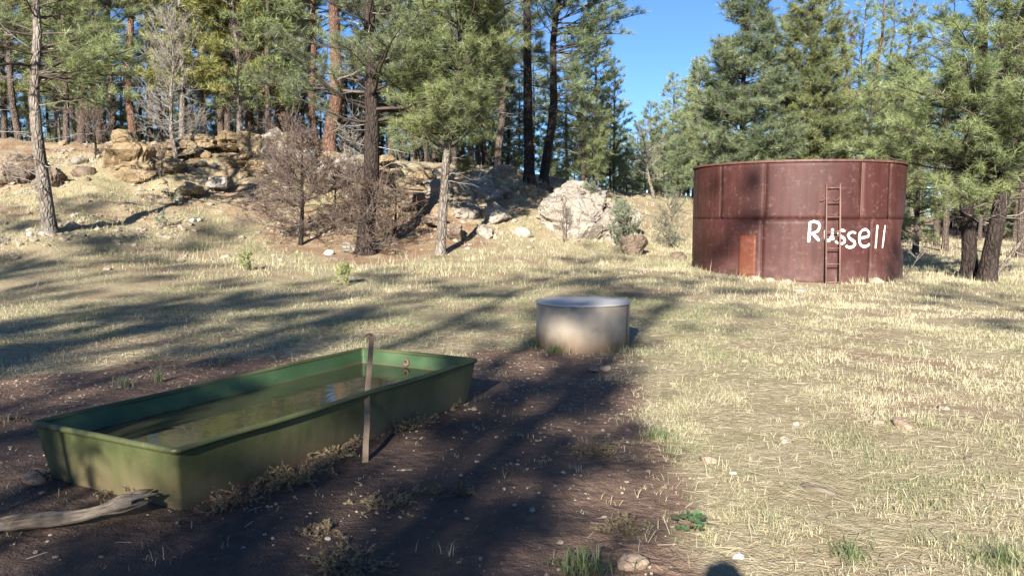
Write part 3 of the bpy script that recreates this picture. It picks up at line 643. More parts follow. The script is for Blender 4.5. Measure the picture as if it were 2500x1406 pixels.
# the tan outcrop left
big('tall tan cracked boulder on the ridge behind the left pine', 312, 385, 28.0, (1.25, 1.1, 1.12), 31, 'rock_warm', rz=0.3, boxy=0.45, rough=0.11, strata=0.10)
big('tan block at the right flank of the tall cracked boulder', 352, 420, 27.8, (0.51, 0.51, 0.61), 32, 'rock_warm', rz=0.5, boxy=0.45)
big('low tan blocks at the foot of the tall cracked boulder', 325, 437, 27.3, (0.88, 0.55, 0.34), 33, 'rock_warm', rz=0.1, boxy=0.5, sub=4, rough=0.12)
big('low tan rock at the left flank of the tall cracked boulder', 215, 428, 27.6, (0.67, 0.61, 0.39), 34, 'rock_warm', rz=1.0, sub=4)
big('dark rock at the left picture edge behind the left pine', 15, 440, 25.5, (0.67, 0.61, 0.67), 35, 'rock_dark', rz=0.2, sub=4)
big('tan rock slab beside the dead grey tree', 415, 402, 28.2, (0.67, 0.61, 0.29), 36, 'rock_warm', rz=0.8, sub=4, boxy=0.45)
big('pale block lying on the slope below the dead grey tree', 540, 450, 27.4, (0.51, 0.43, 0.29), 37, 'rock', rz=0.2, sub=4, boxy=0.5)
# ridge rocks behind the burnt thicket
for k, (px, py, Y, s, mt, lb) in enumerate([
    (500, 358, 31.0, (0.7, 0.5, 0.26), 'rock_warm', 'flat tan rock on the ridge right of the dead grey tree'),
    (612, 362, 31.0, (0.50, 0.5, 0.42), 'rock_warm', 'tan upright rock on the ridge beside the thin dead tree'),
    (655, 370, 30.8, (0.50, 0.5, 0.40), 'rock_warm', 'tan rock on the ridge behind the burnt sapling'),
    (705, 385, 30.5, (0.75, 0.5, 0.36), 'rock', 'wide pale rock on the ridge above the burnt sapling'),
    (755, 405, 29.8, (0.55, 0.5, 0.42), 'rock', 'pale rock on the ridge below the reddish trunks'),
    (812, 400, 29.6, (0.45, 0.4, 0.34), 'rock_warm', 'reddish tan rock under the thick reddish trunk'),
    (845, 425, 28.9, (0.50, 0.45, 0.42), 'rock', 'pale rounded rock just left of the dark pine trunk'),
    (600, 395, 29.6, (0.6, 0.45, 0.24), 'rock_warm', 'low tan rock under the thin dead tree'),
    (680, 420, 28.8, (0.5, 0.4, 0.22), 'rock', 'low pale rock half hidden by the burnt thicket'),
    (770, 455, 27.8, (0.45, 0.4, 0.25), 'rock_warm', 'low rock in the middle of the burnt thicket'),
    (1225, 430, 30.4, (0.62, 0.4, 0.26), 'rock', 'pale ridge rock left of the two tall trunks'),
    (1175, 450, 29.4, (0.55, 0.5, 0.30), 'rock', 'shaded grey rock on the ridge behind the slender pine'),
    (1120, 470, 28.6, (0.65, 0.5, 0.36), 'rock', 'shaded grey rock just behind the slender pine trunk'),
    (1185, 490, 28.2, (0.55, 0.5, 0.36), 'rock', 'grey rock in the shade between slender pine and tan boulder'),
    (1145, 525, 27.0, (0.5, 0.45, 0.30), 'rock', 'low grey rock in deep shade right of the slender pine'),
    (1040, 440, 29.0, (0.5, 0.5, 0.22), 'rock_warm', 'flat sunlit rock on the slope left of the slender pine'),
    (1110, 578, 25.0, (0.42, 0.4, 0.26), 'rock_dark', 'brown rock on the slope just right of the slender pine base'),
    (1010, 500, 27.0, (0.55, 0.5, 0.25), 'rock_dark', 'dark rock in shade between the dark pine and slender pine'),
    (1185, 575, 25.4, (0.34, 0.3, 0.22), 'rock', 'small grey rock where the slender pine shadow falls'),
    (860, 612, 22.9, (0.35, 0.3, 0.16), 'rock', 'pale low rock at the foot of the dark pine'),
    (1280, 575, 26.2, (0.3, 0.3, 0.14), 'rock', 'thin flat pale slab at the base of the outcrop'),
    (560, 352, 31.2, (0.8, 0.5, 0.35), 'rock_warm', 'long tan ledge on the crest right of the dead grey tree'), (665, 352, 31.6, (0.7, 0.5, 0.4), 'rock', 'pale crest rock left of the thin trunks'), (730, 362, 31.2, (0.8, 0.5, 0.42), 'rock_warm', 'tan crest rock between thin dead tree and reddish trunks'), (450, 372, 30.2, (0.7, 0.5, 0.3), 'rock_warm', 'tan ledge rock just right of the dead grey trunk'), (640, 410, 29.2, (0.55, 0.4, 0.3), 'rock_warm', 'tan rock below the crest near the thin dead tree'), (790, 430, 28.7, (0.6, 0.45, 0.36), 'rock', 'pale rock behind the scorched bushes'), (900, 425, 29.3, (0.5, 0.4, 0.3), 'rock', 'pale rock directly behind the dark pine trunk'), (1075, 470, 28.4, (0.6, 0.5, 0.3), 'rock', 'grey rock directly behind the slender pine'), (250, 470, 26.6, (0.5, 0.4, 0.2), 'rock_warm', 'low tan rock in the grass below the left outcrop'), (470, 470, 26.9, (0.5, 0.4, 0.2), 'rock_warm', 'low tan ledge on the slope below the ridge'), (145, 445, 26.0, (0.5, 0.4, 0.3), 'rock_dark', 'dark rock just right of the left pine trunk'), (60, 425, 26.6, (0.7, 0.5, 0.4), 'rock_dark', 'dark ledge behind the left pine'), (1215, 530, 26.9, (0.5, 0.4, 0.34), 'rock', 'grey rock left of the outcrop in shade'), (1060, 545, 25.6, (0.4, 0.35, 0.2), 'rock_dark', 'low brown rock left of the slender pine'),
    (945, 398, 30.6, (0.4, 0.4, 0.16), 'rock_warm', 'low tan rock on the ridge crest right of the dark pine')]):
    lay_rock('ridge_rock', rock_mesh('ridge_rock', 50 + k, s, 4, M[mt], 14, 0.12, 0.08, 0.45, 3), lb, 'rock', at(px, py, Y) + [0, -0.25, 0.10], k * 1.3, 1.25, 'rocks along the ridge')
# broken ledge between them
lm3 = [rock_mesh('ledge_rock', 90 + k, (1, 0.7, 0.55), 3, M[('rock_warm', 'rock', 'rock_dark')[k % 3]], 16, 0.12, 0.08, 0.45) for k in range(6)]
rg = np.random.default_rng(55); lp_ = []
while len(lp_) < 46:
    px = rg.uniform(150, 1260); Y = rg.uniform(26.0, 31.5); d = ray(px, 450); x = d[0] * Y / d[1]; b_ = float(ground_base(x, Y))
    if 1.7 < b_ < 4.6: lp_.append((px, x, Y))
for k, (px, x, Y) in enumerate(sorted(lp_)):
    s_ = 0.16 + 0.34 * rg.uniform() ** 1.5
    lay_rock('ledge_rock', lm3[k % 6], ('small broken tan rock', 'small broken pale rock', 'small broken dark rock')[k % 3] + ' of the slope below the ridge, %s from the left' % ordinal(k + 1), 'rock', on(x, Y) + [0, 0, s_ * 0.15], rg.uniform(0, 6.3), s_, 'broken rocks of the ledge', (rg.normal() * 0.2, rg.normal() * 0.2))
# loose stones on meadow and slope, one object each
STONES = [(548, 846, 0.09, 0, 'flat pale stone in the grass behind the trough'), (533, 856, 0.05, 0, 'small pale stone beside the flat pale stone behind the trough'),
    (1450, 905, 0.085, 1, 'brown angular stone on bare soil before the steel drum'), (1477, 903, 0.085, 1, 'pinkish stone right of the brown angular stone before the drum'),
    (1643, 938, 0.06, 0, 'pale stone in grass right of the bare soil'), (1538, 1386, 0.10, 1, 'large tan stone at the bottom edge beside green grass'),
    (2137, 1034, 0.07, 0, 'pale rounded stone in the dry grass field'), (1822, 885, 0.06, 0, 'pale flat stone in the grass between drum and field'),
    (1915, 1079, 0.08, 0, 'pale slanted stone in the middle of the dry grass'), (1733, 1130, 0.085, 1, 'brown leaning stone near the green leafy plant'),
    (1945, 1036, 0.05, 0, 'small pale stone left of the rounded stone'), (2205, 1041, 0.11, 1, 'flat brown stone right of the rounded pale stone'),
    (2305, 1000, 0.075, 0, 'flat grey stone far right in the dry grass'), (1790, 1158, 0.035, 2, 'tiny white stone right of the brown leaning stone'),
    (1806, 1366, 0.045, 2, 'bright white stone at the bottom right of the leafy plant'), (2135, 692, 0.26, 0, 'tan stone in the grass before the right edge of the tank'),
    (1957, 715, 0.20, 0, 'flat pale stone in the grass below the ladder'), (1845, 683, 0.22, 0, 'long flat pale stone at the foot of the tank wall'),
    (1883, 687, 0.16, 0, 'pale stone at the foot of the tank, left of ladder'), (1920, 689, 0.15, 0, 'pale stone at the tank foot nearest the ladder'),
    (85, 1178, 0.115, 1, 'pale pinkish rock half sunk in mud left of the trough'), (325, 888, 0.035, 1, 'small stone on the red soil behind the trough'),
    (690, 872, 0.04, 0, 'small stone against the far side of the trough'), (1157, 1000, 0.045, 0, 'pale pebble sized stone right of the trough end'),
    (1135, 991, 0.035, 0, 'small stone touching the right trough corner'), (1320, 898, 0.04, 0, 'small pale stone on the soil left of the brown stones'),
    (1395, 908, 0.03, 0, 'tiny pale stone on the soil before the drum'), (1290, 925, 0.028, 0, 'tiny stone on the soil midway between trough and drum'),
    (1535, 1150, 0.03, 0, 'tiny round stone on the dark soil left of the sunlit patch'), (1690, 1020, 0.035, 0, 'small flat stone at the soil edge'),
    (470, 541, 0.16, 2, 'white stone on the grassy slope, left of a pair'), (487, 540, 0.14, 2, 'white stone on the grassy slope, right of a pair'),
    (75, 574, 0.15, 2, 'white stone at the left of the left pine base'), (103, 573, 0.15, 2, 'white stone touching the left pine base'),
    (345, 570, 0.13, 0, 'pale stone on the slope right of the left pine'), (802, 622, 0.20, 2, 'white rounded stone on red needles left of the dark pine'),
    (225, 530, 0.14, 0, 'pale stone on the slope behind the left pine'), (540, 520, 0.15, 0, 'pale stone high on the grassy slope'),
    (590, 582, 0.17, 0, 'pale stone on the slope left of the burnt sapling'), (630, 570, 0.13, 0, 'pale stone just left of the burnt sapling'),
    (40, 632, 0.14, 0, 'pale stone low on the left slope'), (300, 505, 0.14, 0, 'pale stone below the tan outcrop')]
sp = {m_: [rock_mesh('stone', 200 + 10 * m_ + k, (1, 0.75, 0.5), 3, M[n_], 22, 0.05, 0.03, 0.35) for k in range(4)] for m_, n_ in enumerate(('stone', 'stone_brown', 'stone_white'))}
rg = np.random.default_rng(77)
for k, (px, py, s, mt, lb) in enumerate(STONES):
    P = hit(px, py); lay_rock('stone', sp[mt][k % 4], lb, 'stone', P + [0, 0, s * 0.16], rg.uniform(0, 6.3), s, 'loose stones', (rg.uniform(-.15, .15), rg.uniform(-.15, .15)))
# uncountable small rubble on slope and gravel on bare soil
def scatter_pebbles(name, P, S, mat, seed, sub=1):
    rg = np.random.default_rng(seed); V0, T0 = ICO[sub]; n = len(P)
    V = V0[None] * rg.uniform(0.6, 1.0, (n, 1, 3)) * (1 + 0.18 * rg.normal(size=(n, len(V0), 1))) * S[:, None, None] * np.array([1, 1, 0.6])
    a = rg.uniform(0, 6.3, n); c, s = np.cos(a)[:, None], np.sin(a)[:, None]
    V = np.stack([V[..., 0] * c - V[..., 1] * s, V[..., 0] * s + V[..., 1] * c, V[..., 2]], -1) + P[:, None]
    T = (T0[None] + (np.arange(n) * len(V0))[:, None, None]).reshape(-1, 3)
    return link(name, make_mesh(name, V.reshape(-1, 3), [T], mat, False))
rg = np.random.default_rng(5)
X = rg.uniform(-5, 2.6, 13000); Y = rg.uniform(3, 10.5, 13000); k = (rg.uniform(size=13000) < soil_m(X, Y) * (0.25 + 0.75 * (1 - wet_m(X, Y))) * (0.35 + 0.65 * (vnoise(X * 1.5, Y * 1.5, seed=61) > -0.1))); X, Y = X[k], Y[k]
Sg = 0.0045 + 0.017 * rg.uniform(size=len(X)) ** 4
tag(scatter_pebbles('gravel', np.column_stack([X, Y, gz(X, Y) + Sg * 0.2]), Sg, M['stone'], 1), 'pale pebbles scattered over the bare soil', None, None, 'stuff')
X = rg.uniform(-17, 5, 12000); Y = rg.uniform(17, 33, 12000); bz = ground_base(X, Y)
k = (rg.uniform(size=12000) < smooth(0.3, 1.2, bz) * (0.15 + 0.85 * smooth(-0.1, 0.35, vnoise(X * 0.6, Y * 0.6, seed=62)))) & (X / Y < 0.14); X, Y = X[k], Y[k]
Sg = 0.025 + 0.13 * rg.uniform(size=len(X)) ** 4
tag(scatter_pebbles('rubble', np.column_stack([X, Y, gz(X, Y) + Sg * 0.1]), Sg, M['stone'], 2), 'loose pale rubble strewn over the rocky slope', None, None, 'stuff')
# ------------------------------------------------------------------ pines
UP = np.array([0, 0, 1.0])
def curves(o, d, L, k, bend, wob, rg):
    s = np.linspace(0, 1, k)[None, :, None]; L = np.asarray(L)[:, None, None]
    P = o[:, None] + d[:, None] * L * s + UP * (np.asarray(bend)[:, None, None] * L * s ** 2)
    w = np.cumsum(rg.normal(size=P.shape) * wob, 1); w -= w[:, :1]
    return P + w * L
def along(P, i, s):                       # point and tangent on polyline i at fraction s
    k = P.shape[1]; a = np.clip(s, 0, 0.9999) * (k - 1); j = a.astype(int); f = (a - j)[:, None]
    A, B = P[i, j], P[i, j + 1]; return A * (1 - f) + B * f, norm(B - A)
def needle_tufts(mb, O, D, L, n, width, rg, tint, tmul=1.0):
    """each tuft: n needles fanning out around D from a short twig"""
    N = len(O)
    if N == 0: return
    D = norm(D); ref = norm(rg.normal(size=(N, 3))); A = norm(np.cross(D, ref)); B = np.cross(D, A)
    ph = rg.uniform(0, 2 * np.pi, (N, n)); th = np.radians(rg.uniform(12, 82, (N, n)))
    dr = np.cos(th)[..., None] * D[:, None] + np.sin(th)[..., None] * (np.cos(ph)[..., None] * A[:, None] + np.sin(ph)[..., None] * B[:, None])
    ln = L[:, None] * rg.uniform(0.7, 1.1, (N, n)); root = O[:, None] + D[:, None] * (L[:, None] * rg.uniform(-0.35, 0.3, (N, n)))[..., None]
    side = norm(np.cross(dr, rg.normal(size=dr.shape)))
    tip = root + dr * ln[..., None] - UP * (ln * 0.12)[..., None]
    V = np.stack([root + side * width * 0.45, tip, root - side * width * 0.45], 2).reshape(-1, 3)
    T = np.arange(N * n * 3).reshape(-1, 3)
    mb.add(V, T, None, np.repeat(np.clip(tint, 0, 1), n * 3))
def pine(seed, H, r0, hb, rad, shape='cone', step=0.34, per=4, needles=9, nlen=0.23, nwid=0.0108, dens=1.0, lean=(0, 0), flare=1.35, up=(0.05, 0.6), dead=14, dead_lo=0.25, wob=0.012, sec=0.17, spread=0.5, low_side=None):
    rg = np.random.default_rng(seed); out = {}
    hs = np.concatenate([[-0.25, 0.0, 0.15, 0.5], np.linspace(1.0, H, 14)])
    px_ = lean[0] * hs / H + wob * H * vnoise(hs * 0.35, hs * 0 + seed, seed=seed); py_ = lean[1] * hs / H + wob * H * vnoise(hs * 0.35, hs * 0 + seed + 50, seed=seed + 1)
    px_ -= np.interp(0, hs, px_); py_ -= np.interp(0, hs, py_)
    TP = np.stack([px_, py_, hs], -1); rr = r0 * np.clip(1 - hs / H, 0.02, 1) ** 0.85 * (1 + (flare - 1) * np.exp(-np.clip(hs, 0, 9) / 0.25)); rr[:1] = rr[1]
    mb = MB().tubes(TP, rr, 12); V = mb.V[0]; a = np.arctan2(V[:, 1], V[:, 0]); mb.V[0] = V + (r0 * 0.10 * fbm(a * 2.5, V[:, 2] * 1.2, seed=seed, octv=3))[:, None] * np.stack([np.cos(a), np.sin(a), 0 * a], -1)
    out['trunk'] = mb
    def tr(h): return np.stack([np.interp(h, hs, px_), np.interp(h, hs, py_), h], -1)
    h = []; z = hb
    while z < H - 0.25: h += [z + rg.uniform(-0.08, 0.08) for _ in range(max(2, int(rg.normal(per, 0.8))))]; z += step * rg.uniform(0.75, 1.3) * (2.0 if z > 9.5 and nwid < 0.012 else 1.0)
    h = np.array(h); f = (h - hb) / (H - hb); N = len(h)
    if shape == 'cone': pr = (1 - f) ** 0.75 * (0.55 + 0.45 * smooth(0, 0.15, f)) + 0.10
    elif shape == 'round': pr = np.sqrt(np.clip(1 - (f * 1.05 - 0.35) ** 2 / 0.5, 0.03, 1)) * 0.95 + 0.05
    else: pr = (1 - f ** 2.2) * (0.65 + 0.35 * np.sin(f * 9 + seed)) + 0.12
    L = rad * pr * rg.uniform(0.62, 1.12, N); az = rg.uniform(0, 2 * np.pi, N) if low_side is None else rg.uniform(0, 2 * np.pi, N)
    if low_side is not None:              # lowest boughs kept mostly on one side
        lo = f < low_side[1]; az = np.where(lo, low_side[0] + rg.normal(size=N) * 0.9, az)
    el = up[0] + (up[1] - up[0]) * f + rg.normal(size=N) * 0.12
    d = np.stack([np.cos(az) * np.cos(el), np.sin(az) * np.cos(el), np.sin(el)], -1)
    P = curves(tr(h), d, L, 7, rg.uniform(-0.02, 0.22, N), 0.018, rg)
    br = np.clip(r0 * 0.20 * (L / rad), 0.008, 0.06)[:, None] * np.linspace(1, 0.22, 7)[None]
    lb = MB().tubes(P, br, 4, rg.uniform(0, 1, N), cap=False)
    m = np.maximum(2, (L * dens / sec).astype(int)); i = np.repeat(np.arange(N), m); s = rg.uniform(0.22, 1.0, len(i)) ** 0.85
    o2, tg = along(P, i, s); sd = norm(np.cross(tg, UP)) * np.where(rg.uniform(size=len(i)) < 0.5, -1, 1)[:, None]
    d2 = norm(tg * 0.75 + sd * rg.uniform(0.3, 1.1, (len(i), 1)) + UP * rg.uniform(-0.05, 0.5, (len(i), 1)))
    L2 = np.clip((0.16 + spread * (1 - s) * L[i]) * rg.uniform(0.6, 1.15, len(i)), 0.14, 1.0)
    P2 = curves(o2, d2, L2, 3, rg.uniform(0.05, 0.3, len(i)), 0.03, rg)
    lb.tubes(P2, np.full(len(i), 0.007)[:, None] * np.linspace(1, 0.6, 3)[None], 3, rg.uniform(0, 1, len(i)), cap=False)
    if dead:                              # bare twigs under the crown
        hd = rg.uniform(dead_lo * hb + 0.3, hb + 0.25 * (H - hb), dead); azd = rg.uniform(0, 6.28, dead); eld = rg.normal(size=dead) * 0.22 - 0.02
        Ld = rg.uniform(0.35, 0.75, dead) * rad * 0.75; dd = np.stack([np.cos(azd) * np.cos(eld), np.sin(azd) * np.cos(eld), np.sin(eld)], -1)
        Pd = curves(tr(hd), dd, Ld, 6, rg.uniform(-0.1, 0.25, dead), 0.03, rg); db = MB().tubes(Pd, (0.013 * np.linspace(1, 0.3, 6))[None].repeat(dead, 0), 4, rg.uniform(0, 1, dead))
        j = np.repeat(np.arange(dead), 7); sd_ = rg.uniform(0.25, 1, len(j)); o3_, t3 = along(Pd, j, sd_)
        P3 = curves(o3_, norm(t3 * 0.8 + rg.normal(size=(len(j), 3)) * 0.5), Ld[j] * rg.uniform(0.12, 0.4, len(j)), 4, rg.uniform(-0.1, 0.3, len(j)), 0.05, rg)
        db.tubes(P3, (0.005 * np.linspace(1, 0.5, 4))[None].repeat(len(j), 0), 3, rg.uniform(0, 1, len(j)), cap=False); out['dead_branches'] = db
    out['branches'] = lb
    mt = np.maximum(2, np.round(L2 * 0.85 / 0.10).astype(int)); j = np.repeat(np.arange(len(i)), mt); st = 1 - rg.uniform(0, 0.75, len(j)) ** 1.2
    ot, tt = along(P2, j, st); cl = np.clip(0.5 + 0.5 * vnoise(ot[:, 0] * 1.3, ot[:, 1] * 1.3, ot[:, 2] * 1.3, seed=seed + 4) + 0.18 * rg.normal(size=len(j)), 0, 1)
    cb = MB(); needle_tufts(cb, ot, tt + UP * 0.35 + rg.normal(size=ot.shape) * 0.25, nlen * rg.uniform(0.75, 1.2, len(j)), needles, nwid, rg, cl)
    # end tufts of the boughs
    needle_tufts(cb, P[:, -1], P[:, -1] - P[:, -2], np.full(N, nlen * 1.1), needles + 4, nwid, rg, rg.uniform(0.3, 0.9, N))
    out['crown'] = cb
    return out
def tree_meshes(parts, bark='bark', needle='needle'):
    mats = {'trunk': M[bark], 'branches': M['limb'], 'dead_branches': M['twig_grey'], 'crown': M[needle]}
    return {k: v.mesh(k, mats[k], k != 'crown') for k, v in parts.items()}
def plant_tree(ms, label, P, rz=0.0, sc=1.0, group=None, name='pine_tree', cat='tree'):
    o = thing(name, label, cat, P, rz, group, sc)
    for k, me in ms.items():
        c = link(k, me, o)
        if k != 'trunk': c['kind'] = 'stuff'
    return o
def stand(px, py): return hit(px, py)
NEAR = 'pines near the meadow'
# single trees that the photograph shows clearly
P = stand(122, 572); plant_tree(tree_meshes(pine(101, 11.5, 0.165, 3.55, 2.6, 'open', per=5, needles=14, dead=26, lean=(-0.8, 0.3), dead_lo=0.25, flare=1.4, dens=1.15, low_side=(0.1, 0.08)), 'bark_grey', 'needle'),
    'pine with slim speckled grey trunk and bare lower twigs at far left', P, 0.0)
P = stand(893, 618); plant_tree(tree_meshes(pine(102, 15.5, 0.25, 3.6, 3.1, 'open', per=5, needles=13, dead=34, dead_lo=0.3, dens=1.1, up=(0.12, 0.6), nlen=0.22), 'bark_dark_shaded', 'needle_blue'),
    'tall dark pine with thick trunk and wide boughs above the burnt thicket', P, 0.4)
P = stand(1074, 622); plant_tree(tree_meshes(pine(103, 11.0, 0.135, 2.9, 2.05, 'round', per=8, step=0.25, needles=14, dead=22, dead_lo=0.35, lean=(0.75, 0.2), dens=1.5, up=(0.3, 0.8)), 'bark_grey', 'needle'),
    'slender leaning pine with bright green bushy crown and pale trunk', P, 0.0)
P = stand(1292, 447); plant_tree(tree_meshes(pine(104, 15.0, 0.20, 3.6, 2.2, 'open', per=5, needles=14, dead=26, dens=1.0), 'bark_dark_shaded', 'needle_blue'),
    'left of the two tall sparse pines on top of the outcrop', P, 1.0)
P = stand(1327, 449); plant_tree(tree_meshes(pine(105, 15.5, 0.185, 2.9, 3.7, 'open', per=6, needles=14, dead=26, lean=(1.2, 0), dens=1.0, low_side=(0.0, 0.5)), 'bark_dark_shaded', 'needle_blue'),
    'right of the two tall pines on the outcrop, boughs reaching over the sky', P, 0.0)
P = hit(1425, 452); P = on(P[0] * 34 / P[1], 34); plant_tree(tree_meshes(pine(106, 5.6, 0.10, 0.5, 1.55, 'cone', per=6, step=0.27, needles=13, dead=0, dens=1.2), 'bark', 'needle'),
    'young bushy pine right behind the pale boulder on the outcrop', P, 0.0)
P = stand(2366, 680); plant_tree(tree_meshes(pine(107, 13.5, 0.19, 2.15, 2.7, 'open', per=6, step=0.3, needles=14, dead=22, dens=1.2, lean=(0.1, 0.1), dead_lo=0.5), 'bark_dark_shaded', 'needle'),
    'pine with shade-darkened trunk right of the tank, left trunk of three', P, 2.0)
P = stand(2408, 686); plant_tree(tree_meshes(pine(108, 14.5, 0.20, 2.0, 2.9, 'open', per=6, step=0.3, needles=14, dead=22, dens=1.2, lean=(1.6, 0.2), dead_lo=0.5), 'bark_dark_shaded', 'needle'),
    'pine with shade-darkened trunk right of the tank, leaning middle trunk of three', P, 0.0)
P = stand(2424, 682); plant_tree(tree_meshes(pine(109, 4.2, 0.055, 1.5, 0.9, 'open', per=3, needles=9, dead=10, lean=(3.0, 0.2), wob=0.01), 'bark_grey', 'needle'),
    'thin strongly leaning sapling beside the two dark trunks at right', P, 0.0)
# pines behind the tank
def back(px, Y, *a, **k): 
    d = ray(px, 500); x = d[0] * Y / d[1]; return on(x, Y)
plant_tree(tree_meshes(pine(110, 12.8, 0.20, 1.4, 2.9, 'cone', per=8, step=0.25, needles=10, nlen=0.27, nwid=0.020, dead=8, dens=1.3), 'bark_dark_shaded', 'needle_blue'), 'broad dense pine behind the left half of the tank', back(1812, 38), 0.0)
plant_tree(tree_meshes(pine(111, 14.8, 0.20, 1.4, 2.7, 'cone', per=8, step=0.25, needles=10, nlen=0.27, nwid=0.020, dead=8, dens=1.3), 'bark_dark_shaded', 'needle'), 'tall dense pine behind the middle of the tank', back(1962, 40), 0.0)
plant_tree(tree_meshes(pine(112, 15.0, 0.20, 2.5, 1.75, 'open', per=4, needles=9, nwid=0.019, dead=8), 'bark_red', 'needle_blue'), 'tall sparse pine behind the right half of the tank', back(2130, 44), 0.0)
plant_tree(tree_meshes(pine(113, 12.5, 0.16, 3.5, 1.1, 'open', per=4, needles=8, nwid=0.019, dead=14, dens=0.8), 'bark_red', 'needle_brown'), 'dying reddish brown pine between green pines behind the tank', back(2055, 47), 0.0)
plant_tree(tree_meshes(pine(114, 7.2, 0.13, 0.5, 1.75, 'cone', per=6, step=0.27, needles=10, nwid=0.019, dead=0, dens=1.15), 'bark', 'needle'), 'young dense pine rising just above the right side of the tank rim', back(2120, 36), 0.0)
plant_tree(tree_meshes(pine(115, 6.3, 0.12, 0.5, 1.5, 'cone', per=6, step=0.27, needles=10, nwid=0.019, dead=0, dens=1.15), 'bark', 'needle'), 'young pine at the right edge of the tank', back(2240, 33), 0.0)
# forest: a few kinds, many individuals
KIND = [tree_meshes(pine(201, 14.0, 0.16, 4.5, 2.1, 'open', per=4, needles=9, nwid=0.025, nlen=0.29, sec=0.195, dead=16, dens=0.9), 'bark', 'needle'),
        tree_meshes(pine(202, 16.0, 0.18, 5.5, 2.3, 'open', per=4, needles=9, nwid=0.025, nlen=0.29, sec=0.195, dead=18, dens=0.9), 'bark_red', 'needle_blue'),
        tree_meshes(pine(203, 10.0, 0.14, 1.6, 2.0, 'cone', per=5, needles=9, nwid=0.025, nlen=0.29, sec=0.195, dead=8, dens=1.0), 'bark', 'needle'),
        tree_meshes(pine(204, 7.0, 0.11, 0.6, 1.6, 'cone', per=5, step=0.3, needles=9, nwid=0.025, nlen=0.29, sec=0.195, dead=0, dens=1.1), 'bark', 'needle_blue'),
        tree_meshes(pine(205, 9.0, 0.12, 2.2, 1.7, 'round', per=5, step=0.3, needles=9, nwid=0.025, nlen=0.29, sec=0.195, dead=10, dens=1.1), 'bark_grey', 'needle_yellow'),
        tree_meshes(pine(206, 13.0, 0.16, 3.2, 1.8, 'cone', per=5, needles=9, nwid=0.025, nlen=0.29, sec=0.195, dead=14, dens=1.0), 'bark_grey', 'needle'),
        tree_meshes(pine(207, 12.0, 0.14, 8.0, 1.3, 'open', per=3, needles=9, nwid=0.024, nlen=0.27, dead=30, dens=0.6), 'bark', 'needle')]
rg = np.random.default_rng(12)
FOREST = [(55, 34, 0), (170, 33, 2), (205, 37, 0), (250, 34, 6), (285, 36, 0), (333, 35, 1), (372, 38, 6), (400, 42, 5), (470, 39, 5), (505, 36, 4), (545, 40, 0), (560, 36.5, 2), (607, 38, 1), (640, 37, 4), (668, 42, 0), (695, 39, 1),
    (720, 45, 5), (776, 36, 1), (835, 41, 6), (955, 40, 0), (985, 38, 6), (1010, 46, 5), (1045, 42, 0), (1062, 37, 2), (1130, 40, 6), (1165, 44, 5), (1185, 37.5, 0), (1214, 35.5, 0), (1240, 43, 3), (90, 42, 5), (20, 40, 2),
    (230, 46, 5), (430, 48, 3), (590, 50, 3), (750, 52, 5), (890, 50, 3), (930, 56, 5), (1100, 54, 3),
    (40, 50, 3), (130, 47, 3), (190, 52, 2), (265, 48, 3), (310, 54, 3), (355, 50, 3), (450, 55, 2), (500, 46, 3), (530, 54, 3), (625, 47, 3), (660, 55, 2), (700, 50, 3), (735, 47, 4), (790, 56, 3), (850, 47, 3), (870, 60, 2), (915, 46, 4), (970, 52, 3), (1035, 58, 3), (1075, 48, 3), (1145, 50, 3), (1195, 52, 2), (1225, 47, 3), (1265, 50, 3), (1300, 54, 2), (150, 36, 4), (450, 34.5, 4), (590, 35.5, 4), (660, 35, 2), (1110, 35, 3), (1150, 36, 2), (1020, 36, 3), (25, 60, 3), (110, 58, 3), (165, 62, 3), (225, 60, 3), (290, 64, 3), (345, 58, 3), (395, 62, 3), (480, 60, 3), (555, 64, 3), (610, 58, 3), (680, 62, 3), (765, 60, 3), (820, 64, 3), (905, 62, 3), (950, 60, 3), (1000, 64, 3), (1060, 62, 3), (1120, 60, 3), (1170, 64, 3)]
LOOK = ['green pine with dark trunk', 'pine with reddish trunk', 'dense dark green pine', 'young bushy pine', 'yellowish green pine', 'green pine with grey trunk', 'thin mostly bare pine']
for n_, (px, Y, k) in enumerate(sorted(FOREST)):
    plant_tree(KIND[k], LOOK[k] + ' in the ridge forest, %s from the left' % ordinal(n_ + 1), back(px, Y) - [0, 0, 0.05], rg.uniform(0, 6.3), rg.uniform(0.88, 1.1), 'forest pines on the ridge')
for n_, (px, Y, k) in enumerate([(-520, 38, 0), (-450, 44, 3), (-400, 34, 2), (-340, 40, 5), (-290, 46, 3), (-240, 36, 0), (-200, 44, 3), (-160, 34, 2), (-110, 42, 5), (-90, 52, 3), (-60, 36, 0), (-45, 47, 3)]):
    plant_tree(KIND[k], LOOK[k] + ' on the ridge beyond the left picture edge, %s along' % ordinal(n_ + 1), back(px, Y) - [0, 0, 0.05], rg.uniform(0, 6.3), rg.uniform(0.9, 1.1), 'ridge pines beyond the left edge')
plant_tree(tree_meshes(pine(120, 17, 0.29, 6, 2.6, 'open', per=4, needles=8, nwid=0.02, dead=12), 'bark_red', 'needle_blue'), 'thickest trunk in the ridge forest, old reddish barked pine', back(805, 33.5), 0.0)
